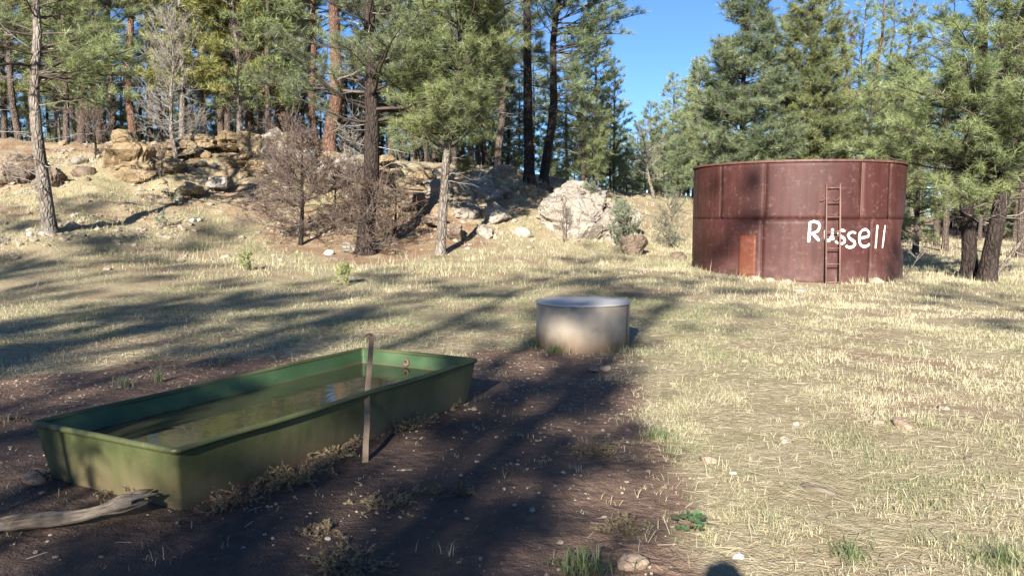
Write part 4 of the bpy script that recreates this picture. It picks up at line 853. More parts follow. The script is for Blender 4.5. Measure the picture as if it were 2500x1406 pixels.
FAR = [(1345, 46, 3, .9), (1385, 44, 3, 1.), (1455, 48, 3, .85), (1490, 43, 3, .6), (1530, 56, 3, .62), (1557, 60, 3, .8), (1585, 62, 3, 1.02), (1608, 60, 3, .9), (1642, 60, 2, .92), (1668, 64, 2, .95), (1680, 56, 3, .95), (1705, 50, 2, .9), (1740, 48, 3, 1.), (1512, 58, 3, .7), (1700, 64, 2, 1.1), (1622, 52, 3, .7), (1470, 62, 2, .75), (1575, 50, 3, .5), (1430, 56, 2, .8), (1452, 42, 5, .78), (1500, 47, 2, .8), (1655, 48, 3, .75), (1500, 80, 3, .8), (1535, 84, 3, .8), (1565, 78, 3, .9), (1600, 82, 3, 1.), (1630, 80, 3, .9), (1660, 84, 3, 1.), (1690, 78, 3, 1.), (1545, 68, 3, .5), (1615, 70, 3, .6), (1400, 70, 3, .8), (1450, 74, 3, .8),
    (1880, 46, 2, 1.05), (2015, 45, 5, 1.08), (2010, 46, 3, 1.1), (2195, 42, 5, 1.02), (2180, 50, 2, 1.1), (2085, 50, 5, 1.15), (2165, 54, 0, 1.2), (1780, 58, 2, 1.2)]
for n_, (px, Y, k, fs) in enumerate(sorted(FAR)):
    plant_tree(KIND[k], LOOK[k] + (', %s from the left in the gap beside the tank' % ordinal(n_ + 1) if px < 1700 else ', %s from the left far behind the tank' % ordinal(n_ - sum(f[0] < 1700 for f in FAR) + 1)), back(px, Y) - [0, 0, 0.05], rg.uniform(0, 6.3), fs, 'distant pines in the gap' if px < 1700 else 'pines behind the tank')
for n_, px in enumerate(np.sort(rg.uniform(2150, 2760, 66))):
    Y = 48 + 36 * rg.uniform(); kk = rg.choice([0, 1, 2, 3, 5, 6, 6])
    if Y > 58: kk = rg.choice([2, 3, 3, 3])
    plant_tree(KIND[kk], LOOK[kk] + ' beyond the meadow, %s trunk counted from the tank' % ordinal(n_ + 1), back(px, Y) - [0, 0, 0.05], rg.uniform(0, 6.3), rg.uniform(0.85, 1.15), 'wood beyond the meadow')
for px, py, lb in ((2306, 613, 'pale bare trunked pine at the far meadow edge, right of the tank'), (2286, 603, 'thin pale trunk at the far meadow edge, nearest the tank'), (2490, 628, 'pale speckled trunk at the right picture edge of the meadow')):
    plant_tree(KIND[6], lb, stand(px, py), rg.uniform(0, 6), 1.0)

# ------------------------------------------------------------------ dead trees and burnt thicket
def dead_tree(seed, H, r0, n1, rad, el=(0.5, 0.9), n2=9, n3=5, r1=0.012, r2=0.006, r3=0.004, hb=0.12, bend=0.2, prof='egg', lean=(0, 0)):
    rg = np.random.default_rng(seed); hs = np.linspace(-0.1, H, 12); T = np.stack([lean[0] * hs / H + 0.03 * H * vnoise(hs * 0.8, hs * 0 + seed), lean[1] * hs / H + 0.03 * H * vnoise(hs * 0.8, hs * 0 + seed + 9), hs], -1); T[:, :2] -= T[0, :2]
    tk = MB().tubes(T, r0 * (1 - np.linspace(0, 1, 12)) ** 0.9 + 0.004, 8)
    h = rg.uniform(hb * H, H * 0.97, n1); f = h / H; o = np.stack([np.interp(h, hs, T[:, 0]), np.interp(h, hs, T[:, 1]), h], -1)
    pr = np.sqrt(np.clip(1 - ((f - 0.42) / 0.62) ** 2, 0.05, 1)) if prof == 'egg' else (1 - f) * 0.85 + 0.2
    L = rad * pr * rg.uniform(0.6, 1.15, n1); az = rg.uniform(0, 6.28, n1); e = el[0] + (el[1] - el[0]) * f + rg.normal(size=n1) * 0.15
    d = np.stack([np.cos(az) * np.cos(e), np.sin(az) * np.cos(e), np.sin(e)], -1); P1 = curves(o, d, L, 7, np.full(n1, bend) * rg.uniform(0.3, 1.4, n1), 0.03, rg)
    br = MB().tubes(P1, (r1 * np.linspace(1, 0.3, 7))[None].repeat(n1, 0), 4, rg.uniform(0, 1, n1))
    i = np.repeat(np.arange(n1), n2); s = rg.uniform(0.2, 1, len(i)); o2, t2 = along(P1, i, s); L2 = L[i] * rg.uniform(0.15, 0.5, len(i)) * (1.2 - 0.6 * s)
    P2 = curves(o2, norm(t2 * 0.8 + rg.normal(size=o2.shape) * 0.55), L2, 5, rg.uniform(0, 0.3, len(i)), 0.04, rg); br.tubes(P2, (r2 * np.linspace(1, 0.4, 5))[None].repeat(len(i), 0), 3, rg.uniform(0, 1, len(i)), cap=False)
    if n3:
        j = np.repeat(np.arange(len(i)), n3); s = rg.uniform(0.2, 1, len(j)); o3_, t3 = along(P2, j, s)
        P3 = curves(o3_, norm(t3 * 0.8 + rg.normal(size=o3_.shape) * 0.6), L2[j] * rg.uniform(0.25, 0.55, len(j)), 2, rg.uniform(0, 0.2, len(j)), 0.05, rg)
        br.tubes(P3, (r3 * np.array([1, 0.6]))[None].repeat(len(j), 0), 3, rg.uniform(0, 1, len(j)), cap=False)
    return tk, br, P1, P2
def put_dead(name, label, P, d, bark, twig, leaves=None, seed=0, cat='dead tree', rz=0.0):
    o = thing(name, label, cat, P, rz); link('trunk', d[0].mesh('trunk', M[bark]), o); link('branches', d[1].mesh('branches', M[twig]), o)['kind'] = 'stuff'
    if leaves:
        rg = np.random.default_rng(seed + 1); P2 = d[3]; k = rg.uniform(size=len(P2)) < leaves[0]; E = P2[k][:, -1]; D = E - P2[k][:, -2]
        cb = MB(); needle_tufts(cb, E, D, np.full(len(E), 0.12), 7, 0.012, rg, rg.uniform(0, 1, len(E))); link('dry_needles', cb.mesh('dry_needles', M[leaves[1]], False), o)
    return o
put_dead('dead_tree', 'tall bare grey dead tree on the ridge with feathery upswept twigs', stand(431, 402), dead_tree(301, 5.1, 0.10, 75, 1.55, (0.15, 1.0), 10, 5, 0.011, 0.0055, 0.004, 0.05, 0.35), 'bark_grey', 'twig_grey')
put_dead('dead_tree', 'thin bare pinkish dead tree standing on the ridge rocks', stand(588, 380), dead_tree(302, 4.6, 0.06, 45, 0.95, (0.4, 1.1), 8, 3, 0.010, 0.006, 0.004, 0.1, 0.3), 'bark_grey', 'twig_brown')
put_dead('burnt_sapling', 'burnt sapling with black stem and wide purple brown twigs', stand(735, 598), dead_tree(303, 3.3, 0.075, 110, 1.95, (0.0, 0.7), 13, 5, 0.013, 0.0075, 0.0055, 0.16, 0.12, 'cone'), 'bark_burnt', 'twig_brown', (0.02, 'needle_brown'), 3)
put_dead('dead_bush', 'tall grey dead bush in front of the dark pine trunk', stand(858, 520), dead_tree(304, 2.9, 0.05, 60, 0.85, (0.5, 1.1), 10, 5, 0.010, 0.007, 0.0052, 0.05, 0.3), 'bark_grey', 'twig_grey', None, 0, 'dead bush')
put_dead('burnt_bush', 'burnt brown bush with rusty needles at the foot of the dark pine', stand(905, 622), dead_tree(305, 1.9, 0.06, 55, 1.25, (0.1, 0.8), 10, 4, 0.011, 0.0075, 0.0055, 0.05, 0.15), 'bark_burnt', 'twig_brown', (0.22, 'needle_brown'), 5, 'dead bush')
put_dead('burnt_bush', 'scorched reddish bush right of the dark pine trunk', stand(965, 588), dead_tree(306, 1.7, 0.05, 40, 1.05, (0.1, 0.8), 9, 4, 0.010, 0.0075, 0.0055, 0.05, 0.15), 'bark_burnt', 'twig_brown', (0.35, 'needle_brown'), 6, 'dead bush')
put_dead('burnt_bush', 'scorched twiggy bush between burnt sapling and dark pine', stand(815, 560), dead_tree(307, 1.9, 0.05, 45, 1.2, (0.1, 0.8), 9, 4, 0.010, 0.0075, 0.0055, 0.05, 0.15), 'bark_burnt', 'twig_brown', (0.08, 'needle_brown'), 7, 'dead bush')
put_dead('burnt_bush', 'scorched bush uphill behind the burnt sapling', stand(705, 470), dead_tree(308, 2.4, 0.05, 45, 1.1, (0.1, 0.9), 9, 4, 0.010, 0.0075, 0.0055, 0.05, 0.2), 'bark_burnt', 'twig_brown', (0.12, 'needle_brown'), 8, 'dead bush')
put_dead('burnt_sapling', 'reddish brown scorched sapling on the ridge left of the slender pine', back(1045, 33.5), dead_tree(309, 3.2, 0.05, 50, 0.9, (0.1, 0.9), 9, 3, 0.010, 0.006, 0.004, 0.2, 0.1, 'cone'), 'bark_burnt', 'twig_brown', (0.6, 'needle_brown'), 9)
put_dead('dead_bush', 'dark bare bush above the left outcrop', stand(235, 385), dead_tree(310, 1.6, 0.05, 40, 1.0, (0.2, 0.9), 9, 3, 0.011, 0.006, 0.004, 0.05, 0.2), 'bark_burnt', 'twig_brown', None, 0, 'dead bush')
put_dead('dead_bush', 'small dead bush at the right flank of the left outcrop', stand(395, 435), dead_tree(311, 0.9, 0.03, 30, 0.5, (0.3, 0.9), 8, 3, 0.008, 0.005, 0.004, 0.05, 0.2), 'bark_burnt', 'twig_grey', None, 0, 'dead bush')
put_dead('dead_tree', 'crooked bare dead tree in the distant gap left of the tank', back(1597, 42), dead_tree(312, 3.6, 0.10, 22, 1.3, (0.2, 0.8), 7, 3, 0.022, 0.010, 0.007, 0.25, 0.1, 'egg', (-0.7, 0)), 'bark_grey', 'twig_grey')
put_dead('dead_bush', 'thin dry stems standing before the broad pale boulder', hit(1375, 592), dead_tree(313, 1.3, 0.02, 26, 0.45, (0.6, 1.2), 6, 2, 0.007, 0.005, 0.004, 0.02, 0.3), 'bark_grey', 'twig_brown', None, 0, 'dead bush')
put_dead('dead_branch', 'bare forked dead branch in the grass right of the tank', stand(2208, 676), dead_tree(314, 1.0, 0.016, 9, 0.55, (0.4, 0.9), 4, 2, 0.008, 0.005, 0.004, 0.3, 0.1, 'egg', (0.55, 0)), 'bark_grey', 'twig_grey', None, 0, 'branch')
# ------------------------------------------------------------------ living shrubs
M['sage'] = leaf_mat('sage_leaves', (0.13, 0.16, 0.11), (0.30, 0.33, 0.24), 0.25)
M['sage_green'] = leaf_mat('green_shrub_leaves', (0.12, 0.16, 0.10), (0.30, 0.35, 0.23), 0.25)
M['shrub_yellow'] = leaf_mat('yellow_shrub_leaves', (0.28, 0.31, 0.12), (0.48, 0.50, 0.24), 0.3)
def shrub(label, P, H, rad, seed, mat, nst=40, leaf=0.05, nl=12, twig='twig_brown', lw=0.014):
    d = dead_tree(seed, H * 0.8, 0.02, nst, rad, (0.35, 1.1), 7, 0, 0.007, 0.005, 0.004, 0.02, 0.25); rg = np.random.default_rng(seed)
    o = thing('shrub', label, 'shrub', P); link('stems', d[1].mesh('stems', M[twig]), o)
    i = np.repeat(np.arange(len(d[3])), 4); s = rg.uniform(0.2, 1, len(i)); q, tg = along(d[3], i, s); cb = MB(); needle_tufts(cb, q, tg, np.full(len(i), leaf), nl // 2, lw, rg, rg.uniform(0, 1, len(i))); link('foliage', cb.mesh('foliage', M[mat], False), o)
shrub('pale grey green shrub growing between the two pale boulders of the outcrop', at(1440, 508, 28.6), 0.75, 0.55, 401, 'sage', 45, 0.06)
shrub('green shrub at the right end of the outcrop above the round boulder', hit(1528, 606), 1.4, 0.75, 402, 'sage_green', 34, 0.08)
shrub('silvery shrub behind the green shrub at the outcrop end', at(1515, 560, 27.8), 0.9, 0.5, 403, 'sage', 40, 0.08)
shrub('tall pale wispy shrub left of the red tank', hit(1632, 607), 2.1, 0.75, 404, 'sage', 60, 0.07, 8)
shrub('bright yellow green shrub on the meadow edge left of the thicket', hit(604, 662), 0.40, 0.30, 405, 'shrub_yellow', 16, 0.05)
shrub('yellow green shrub in the meadow below the thicket', hit(848, 697), 0.34, 0.36, 406, 'shrub_yellow', 16, 0.05)
shrub('small sage plant on the grassy slope right of the left pine', hit(398, 560), 0.55, 0.28, 407, 'sage', 9, 0.05)
shrub('low dark green shrub at the left outcrop foot', hit(420, 500), 0.3, 0.4, 408, 'sage', 12, 0.06)
shrub('low evergreen sprig beside the slender pine trunk', at(1140, 432, 27), 0.5, 0.45, 409, 'needle', 22, 0.12)
# ------------------------------------------------------------------ pines behind the camera that throw the long shadows
CAST = sorted([(-4.4, -11.8, 0, 0.80, 0.3), (-4.45, -10.5, 4, 0.95, 1.3), (-13.0, -17.0, 2, 1.55, 2.0), (-10.3, -17.0, 2, 1.45, 0.7), (-7.1, -19.6, 6, 1.55, 1.0), (-7.2, -17.8, 6, 1.7, 2.0), (-14.0, -14.0, 5, 1.15, 0.6), (-17.5, -11.0, 0, 1.0, 2.2), (0.9, -18.2, 6, 1.55, 3.0), (3.4, -20.0, 6, 1.5, 1.0),
        (-11.5, -9.0, 2, 1.1, 5.0), (-12.5, -19.0, 1, 1.15, 2.7), (-8.3, -18.5, 6, 1.75, 0.2), (-10.8, -21.5, 0, 1.22, 1.7), (-16.2, -16.0, 0, 1.2, 3.3), (-19.0, -17.0, 1, 1.32, 0.9), (-22.5, -15.0, 1, 1.3, 2.9), (-4.15, -1.5, 3, 0.56, 1.1)])
for n_, (x, y, k, s_, rz) in enumerate(CAST):
    ct_ = plant_tree(KIND[k], 'pine outside the picture behind the viewer, %s from the left' % ordinal(n_ + 1), on(x, y), rz, s_, 'pines behind the viewer')
    if x == -7.2: ct_.rotation_mode = 'ZXY'; ct_.rotation_euler = (0, math.radians(8.5), 0)
# ------------------------------------------------------------------ grass
def blades(name, P, h, w, tint, seed, seg=2, lie=0.35, cl_lean=None):
    rg = np.random.default_rng(seed); n = len(P); a = rg.uniform(0, 6.283, n); d = np.stack([np.cos(a), np.sin(a), 0 * a], -1); b = rg.uniform(0, 6.283, n); sd = np.stack([np.cos(b), np.sin(b), 0 * b], -1)
    ln = np.clip(np.abs(rg.normal(size=n)) * lie + 0.1, 0, 1.5)[:, None]
    mid = P + (UP + d * ln * 0.55) * (h * 0.55)[:, None]; up2 = np.clip(1.0 - ln * 0.75, 0.05, 1); tip = mid + (UP * up2 + d * ln * 1.1) * (h * 0.5)[:, None]
    w = w[:, None] / 2
    if seg == 2:
        V = np.stack([P - sd * w, P + sd * w, mid + sd * w * 0.8, mid - sd * w * 0.8, tip], 1); q = np.arange(n)[:, None] * 5
        return make_mesh(name, V.reshape(-1, 3), [q + [0, 1, 2, 3], q + [3, 2, 4]], M['grass'], False, {'tint': np.repeat(tint, 5)})
    V = np.stack([P - sd * w, P + sd * w, tip], 1); q = np.arange(n)[:, None] * 3
    return make_mesh(name, V.reshape(-1, 3), [q + [0, 1, 2]], M['grass'], False, {'tint': np.repeat(tint, 3)})
gmat, nt, b = new_mat('grass_blades'); t = NT(nt)
col = t.ramp(t.attr('tint'), [(0.0, (0.11, 0.15, 0.065)), (0.35, (0.225, 0.25, 0.13)), (0.6, (0.37, 0.35, 0.22)), (1.0, (0.57, 0.51, 0.36))])
t.put(b, 'Base Color', col); t.put(b, 'Roughness', 0.6); t.put(b, 'Specular IOR Level', 0.3)
tr = t.n('ShaderNodeBsdfTranslucent'); t.put(tr, 'Color', col); mx = t.n('ShaderNodeMixShader'); t.put(mx, 0, 0.3); nt.links.new(b.outputs[0], mx.inputs[1]); nt.links.new(tr.outputs[0], mx.inputs[2]); nt.links.new(mx.outputs[0], nt.nodes['Material Output'].inputs[0])
M['grass'] = gmat
TINV = np.array([[lv[0], lv[1]], [wv[0], wv[1]]])
def free(X, Y, m=0.0):                    # False inside the trough, drum or tank
    q = (np.stack([X, Y], -1) - cen[:2]) @ TINV.T
    return ~((np.abs(q[:, 0]) < OL / 2 - 0.03 + m) & (np.abs(q[:, 1]) < OW / 2 - 0.03 + m)) & (np.hypot(X - SC[0], Y - SC[1]) > SR + m) & (np.hypot(X - TC[0], Y - TC[1]) > TR + 0.04 + m)
def meadow(x, y):                         # how much grass grows there
    return np.clip(1 - soil_m(x, y) * 0.97, 0, 1) * np.clip(1 - litter_m(x, y) * 0.93, 0, 1)
def green(x, y):                          # 0 green .. 1 straw
    g_ = 0.64 + 0.30 * fbm(x * 0.45, y * 0.45, seed=81, octv=3) + 0.28 * fbm(x * 2.0, y * 2.0, seed=82, octv=2)
    g_ -= 0.30 * np.exp(-((x - 1.0) / 3.2) ** 2 - ((y - 13.5) / 3.5) ** 2)            # greener grass round the drum
    return g_ - 0.10 * smooth(0, -6, x) * smooth(8, 14, y) + 0.14 * smooth(2.0, 5.0, x) * smooth(6, 12, y)
def grow(name, y0, y1, ncl, per, hh, ww, seed, seg, umax=0.82, rad=0.05, lie=0.4, label=''):
    rg = np.random.default_rng(seed); Y = np.sqrt(rg.uniform(y0 ** 2, y1 ** 2, ncl)); X = Y * rg.uniform(-umax, umax, ncl)
    pat = 0.08 + 0.92 * smooth(-0.28, 0.25, fbm(X * 1.7, Y * 1.7, seed=83, octv=3)); k = (rg.uniform(size=ncl) < meadow(X, Y) * pat) & free(X, Y); X, Y = X[k], Y[k]
    csz = np.exp(rg.normal(size=len(X)) * 0.45); ct = green(X, Y) + 0.14 * rg.normal(size=len(X))
    i = np.repeat(np.arange(len(X)), np.maximum(2, (per * rg.uniform(0.4, 1.5, len(X))).astype(int)))
    r = rad * np.abs(rg.normal(size=len(i))) * csz[i]; a = rg.uniform(0, 6.28, len(i)); x = X[i] + r * np.cos(a); y = Y[i] + r * np.sin(a)
    k = free(x, y); x, y, i = x[k], y[k], i[k]
    h = hh * csz[i] * rg.uniform(0.45, 1.25, len(i)); w = ww * rg.uniform(0.7, 1.3, len(i))
    tint = np.clip(ct[i] + 0.16 * rg.normal(size=len(i)), 0, 1)
    o = link(name, blades(name, np.column_stack([x, y, gz(x, y) - 0.004]), h, w, tint, seed, seg, lie)); tag(o, label, None, None, 'stuff'); return len(i)
n1 = grow('grass', 2.4, 7.5, 21000, 9, 0.036, 0.0034, 1, 2, 0.85, 0.034, 1.0, 'short dry meadow grass near the viewer')
n2 = grow('grass', 7.5, 15, 27000, 8, 0.043, 0.0055, 2, 2, 0.8, 0.05, 0.8, 'dry meadow grass round the steel drum')
n3 = grow('grass', 15, 29, 30000, 6, 0.066, 0.010, 3, 1, 0.76, 0.10, 0.4, 'taller meadow grass before ridge and tank')
n5 = grow('grass', 19, 31, 9000, 9, 0.135, 0.013, 14, 1, 0.66, 0.13, 0.45, 'tall dry bunch grass on the rocky slope')
n4 = grow('grass', 29, 62, 20000, 5, 0.13, 0.022, 4, 1, 0.76, 0.22, 0.4, 'pale grass on the far slope and meadow')
# straw and fallen needles lying on the ground
rg = np.random.default_rng(9); n = 26000
Y = np.sqrt(rg.uniform(2.4 ** 2, 12 ** 2, n)); X = Y * rg.uniform(-0.85, 0.85, n); k = (rg.uniform(size=n) < 0.006 + 0.9 * (1 - soil_m(X, Y)) + 0.06 * (fbm(X * 2, Y * 2, seed=85) > 0.25)) & free(X, Y, 0.08); X, Y = X[k], Y[k]; n = len(X)
a = rg.uniform(0, 6.28, n); L = rg.uniform(0.04, 0.13, n); d = np.stack([np.cos(a), np.sin(a)], -1) * L[:, None] / 2; x0, y0, x1, y1 = X - d[:, 0], Y - d[:, 1], X + d[:, 0], Y + d[:, 1]
p0 = np.column_stack([x0, y0, gz(x0, y0) + rg.uniform(0.001, 0.010, n)]); p1 = np.column_stack([x1, y1, gz(x1, y1) + rg.uniform(0.001, 0.014, n)])
sw = np.stack([-np.sin(a), np.cos(a), 0.5 + 0 * a], -1) * (0.0006 + 0.0002 * Y)[:, None]; q = np.arange(n)[:, None] * 4
o = link('straw_litter', make_mesh('straw_litter', np.stack([p0 - sw, p0 + sw, p1 + sw, p1 - sw], 1).reshape(-1, 3), [q + [0, 1, 2, 3]], M['grass'], False, {'tint': np.repeat(np.clip(rg.normal(size=n) * 0.15 + 0.82, 0, 1), 4)}))
tag(o, 'fallen straw and dry pine needles lying on the ground', None, None, 'stuff')
# single grass tufts that stand out
def tuft(label, px, py, h, nb, seed, tint, rad=0.03, name='grass_tuft', lie=0.5, w=0.005):
    P = hit(px, py); rg = np.random.default_rng(seed); r = rad * np.abs(rg.normal(size=nb)); a = rg.uniform(0, 6.28, nb)
    pts = np.column_stack([r * np.cos(a), r * np.sin(a), np.zeros(nb) - 0.005])
    o = thing(name, label, 'grass tuft', P, 0.0, 'green grass tufts'); link('blades', blades('blades', pts, h * rg.uniform(0.5, 1.2, nb), np.full(nb, w), np.clip(tint + 0.12 * rg.normal(size=nb), 0, 1), seed, 2, lie), o)['kind'] = 'stuff'
tuft('spiky pale green grass tuft behind the middle of the trough', 388, 935, 0.20, 70, 1, 0.32)
tuft('low grass tuft behind the trough, left of the spiky one', 300, 945, 0.13, 60, 2, 0.35, 0.05)
tuft('green grass tuft behind the trough near the flat pale stone', 545, 893, 0.12, 60, 3, 0.2, 0.05)
tuft('dark green grass tuft at the bottom edge left of the tan stone', 1425, 1400, 0.13, 220, 4, 0.05, 0.085)
tuft('deep green grass tuft where soil meets field', 1618, 1075, 0.11, 200, 5, 0.12, 0.10)
tuft('dense green grass at the left foot of the drum', 1318, 848, 0.17, 240, 6, 0.15, 0.13, w=0.007)
tuft('green grass at the front left foot of the drum', 1358, 862, 0.12, 160, 7, 0.15, 0.11, w=0.007)
tuft('thin grass at the right foot of the drum', 1512, 862, 0.15, 70, 8, 0.35, 0.09, w=0.006)
tuft('bright green grass tuft at the bottom right', 2080, 1370, 0.11, 160, 9, 0.12, 0.07)
tuft('green grass patch at the right bottom corner', 2440, 1380, 0.12, 200, 10, 0.15, 0.11)
tuft('pale green tuft in the sunny soil near the leafy plant', 1640, 1110, 0.09, 60, 11, 0.45, 0.04)
tuft('straw coloured tuft on the soil edge', 1500, 930, 0.08, 60, 12, 0.6, 0.05)
# ------------------------------------------------------------------ trailing dry weeds on the mud
M['weed'] = leaf_mat('dry_weed', (0.12, 0.10, 0.06), (0.27, 0.22, 0.14), 0.2)
M['weed_stem'] = twig_mat('weed_stem', (0.13, 0.10, 0.065), (0.25, 0.19, 0.12))
def weed(label, px, py, rad, ns, seed, asp=1.0, rz=0.0, P=None):
    P = hit(px, py) if P is None else P; rg = np.random.default_rng(seed); o = thing('weed', label, 'weed', P, rz, 'trailing weeds by the trough')
    a = rg.uniform(0, 6.28, ns); L = rad * rg.uniform(0.5, 1.1, ns); d = np.stack([np.cos(a), np.sin(a) * asp, rg.uniform(0.05, 0.4, ns)], -1)
    P1 = curves(np.zeros((ns, 3)) + rg.normal(size=(ns, 3)) * [0.03, 0.03, 0], d, L, 8, np.full(ns, -0.16), 0.035, rg); P1[..., 2] = np.maximum(P1[..., 2], 0.004)
    mb = MB().tubes(P1, np.full((ns, 8), 0.0018), 3, rg.uniform(0, 1, ns), cap=False); i = np.repeat(np.arange(ns), 7); s = rg.uniform(0.15, 1, len(i)); o2, t2 = along(P1, i, s)
    L2 = rad * rg.uniform(0.08, 0.28, len(i)); P2 = curves(o2, norm(t2 * 0.7 + rg.normal(size=o2.shape) * 0.5 + UP * 0.25), L2, 4, np.full(len(i), 0.0), 0.05, rg); mb.tubes(P2, np.full((len(i), 4), 0.0013), 3, rg.uniform(0, 1, len(i)), cap=False)
    link('stems', mb.mesh('stems', M['weed_stem']), o); cb = MB(); j = np.repeat(np.arange(len(i)), 4); q, tg = along(P2, j, rg.uniform(0.3, 1, len(j))); needle_tufts(cb, q, tg, np.full(len(j), 0.016), 6, 0.006, rg, rg.uniform(0, 1, len(j))); link('foliage', cb.mesh('foliage', M['weed'], False), o)
weed('dry weed clump against the near long side of the trough, left end', 600, 1225, 0.26, 26, 1, 0.5, RZ)
weed('dry weed clump in the middle of the trough\'s long side', 730, 1165, 0.30, 30, 2, 0.5, RZ)
weed('small dry weed along the trough beside the metal strap', 830, 1110, 0.25, 22, 3, 0.5, RZ)
weed('dry weed along the trough right of the metal strap', 990, 1045, 0.28, 24, 4, 0.5, RZ)
weed('dry weed at the right end of the trough side', 1085, 1000, 0.22, 16, 5, 0.6, RZ)
weed('round dry weed alone on the dark mud', 945, 1232, 0.17, 24, 6)
weed('spread out dry weed at the bottom of the mud', 850, 1378, 0.24, 22, 7)
weed('small dry weed low on the mud left of the spread one', 780, 1305, 0.13, 14, 8)
weed('thin weed trailing on the soil left of the sunlit patch', 1440, 1105, 0.24, 20, 9)
weed('small green weed on the soil near the leafy plant', 1520, 1290, 0.16, 18, 10)
weed('thin dry weed on the dark soil right of the mud', 1090, 1205, 0.16, 12, 11)
weed('straggly weed at the left corner of the trough', 140, 1165, 0.12, 16, 12)
weed('weed between the log and the trough end', 330, 1200, 0.20, 18, 13)
# green leafy plant
lp = thing('leafy_plant', 'low green plant with round leaves near the bottom middle', 'plant', hit(1685, 1290))
M['round_leaf'] = leaf_mat('round_leaf', (0.05, 0.095, 0.04), (0.095, 0.16, 0.07), 0.25)
rg = np.random.default_rng(14)
a12 = np.arange(10) / 10 * 6.283; LV = np.column_stack([np.cos(a12) * 1.0, np.sin(a12) * 0.85, 0.18 * np.cos(2 * a12)]); LV = np.concatenate([LV, [[0, 0, -0.08]]]); LT = np.stack([np.arange(10), (np.arange(10) + 1) % 10, np.full(10, 10)], -1)
leaf_me = [MB().add(LV, LT, None, v_).mesh('leaf', M['round_leaf'], True) for v_ in (0.1, 0.5, 0.9)]
st = MB()
for k in range(30):
    a = rg.uniform(0, 6.28); r = 0.11 * math.sqrt(rg.uniform(0.02, 1)); h = 0.05 * (1 - (r / 0.13) ** 2) + rg.uniform(0.012, 0.028)
    q = np.array([r * math.cos(a), r * math.sin(a), h]); st.tubes(np.array([[0, 0, 0], q * [0.6, 0.6, 0.8], q]), np.full(3, 0.0015), 4)
    s_ = rg.uniform(0.013, 0.024); link('leaf', leaf_me[k % 3], lp, q, (rg.normal() * 0.35, rg.normal() * 0.35, a), s_)
link('stems', st.mesh('stems', M['weed_stem']), lp)
# ------------------------------------------------------------------ bleached log
lm, nt, b = new_mat('bleached_wood'); t = NT(nt); v = t.coord('Object', (2.0, 28, 28)); n1 = t.noise(v, 1.6, 6, 0.65); n2 = t.noise(t.coord('Object'), 5, 4)
col = t.ramp(n1, [(0.34, (0.04, 0.03, 0.023)), (0.46, (0.16, 0.13, 0.10)), (0.66, (0.27, 0.235, 0.195))]); col = t.mix(t.maprange(n2, 0.55, 0.7, 0, 0.6), col, (0.25, 0.17, 0.11)); t.put(b, 'Base Color', col); t.put(b, 'Roughness', 0.9); t.put(b, 'Specular IOR Level', 0.15); t.put(b, 'Normal', t.bump(n1, 1.0, 0.035))
e0, e1 = flat(-330, 1352), flat(362, 1252); dl = e1 - e0; LL = np.linalg.norm(dl); ang = math.atan2(dl[1], dl[0])
k = 60; s = np.linspace(0, 1, k); sides = 24; th = np.arange(sides) / sides * 6.283
zc_ = 0.045 + 0.05 * smooth(0.72, 1.0, s); rr = 0.044 * (1 - 0.2 * s) * (1 + 0.10 * vnoise(s * 9, s * 0)) * (1 + 0.45 * np.exp(-((s - 0.9) / 0.05) ** 2)) * (1 + 0.18 * vnoise(s * 14, s * 0 + 8))
V = np.stack([np.broadcast_to((s * LL)[:, None], (k, sides)), rr[:, None] * np.cos(th) * 1.05 + (0.03 * np.sin(s * 5) + 0.015 * vnoise(s * 6, s * 0 + 3))[:, None], zc_[:, None] + rr[:, None] * np.sin(th) * 0.85], -1)
jag = 1 + 0.30 * vnoise(np.repeat(s[:, None] * 7, sides, 1), np.tile(np.cos(th) * 2.2, (k, 1)), np.tile(np.sin(th) * 2.2, (k, 1)), seed=91) + 0.14 * vnoise(np.repeat(s[:, None] * 4, sides, 1), np.tile(np.cos(th) * 6, (k, 1)), np.tile(np.sin(th) * 6, (k, 1)), seed=93); V[..., 1:] = (V[..., 1:] - V[..., 1:].mean(1, keepdims=True)) * jag[..., None] + V[..., 1:].mean(1, keepdims=True)
V[-4:, :, 0] += (0.10 * vnoise(th * 2.3, th * 0 + 5, seed=92))[None] * np.array([0.2, 0.5, 0.8, 1.0])[:, None]; V[-1, :, 1:] = V[-1, :, 1:] * 0.55 + V[-1, :, 1:].mean(0) * 0.45
i = np.arange(k - 1)[:, None] * sides; j = np.arange(sides)[None]; j2 = (j + 1) % sides; Q = np.stack([i + j, i + j2, i + sides + j2, i + sides + j], -1).reshape(-1, 4)
lo = link('log', MB().add(np.concatenate([V.reshape(-1, 3), V[-1].mean(0)[None] - [[0.05, 0, 0]], V[0].mean(0)[None]]), np.concatenate([np.stack([np.arange(sides) + (k - 1) * sides, (np.arange(sides) + 1) % sides + (k - 1) * sides, np.full(sides, k * sides)], -1), np.stack([(np.arange(sides) + 1) % sides, np.arange(sides), np.full(sides, k * sides + 1)], -1)]), Q).mesh('log', lm), None, (e0[0], e0[1], 0), (0, 0, ang))
tag(lo, 'bleached grey log with splintered end lying before the trough', 'log')
for (s0, dy, dz, ln) in ((0.985, 0.035, 0.02, 0.10), (0.98, -0.03, -0.01, 0.09)):
    sp_ = np.array([[s0 * LL - 0.08, dy * 0.8, 0.085 + dz], [s0 * LL, dy, 0.09 + dz], [s0 * LL + ln * 0.5, dy * 1.1, 0.09 + dz * 1.3]])
    link('splinter', MB().tubes(sp_, np.array([0.022, 0.016, 0.003]), 6).mesh('splinter', lm), lo)
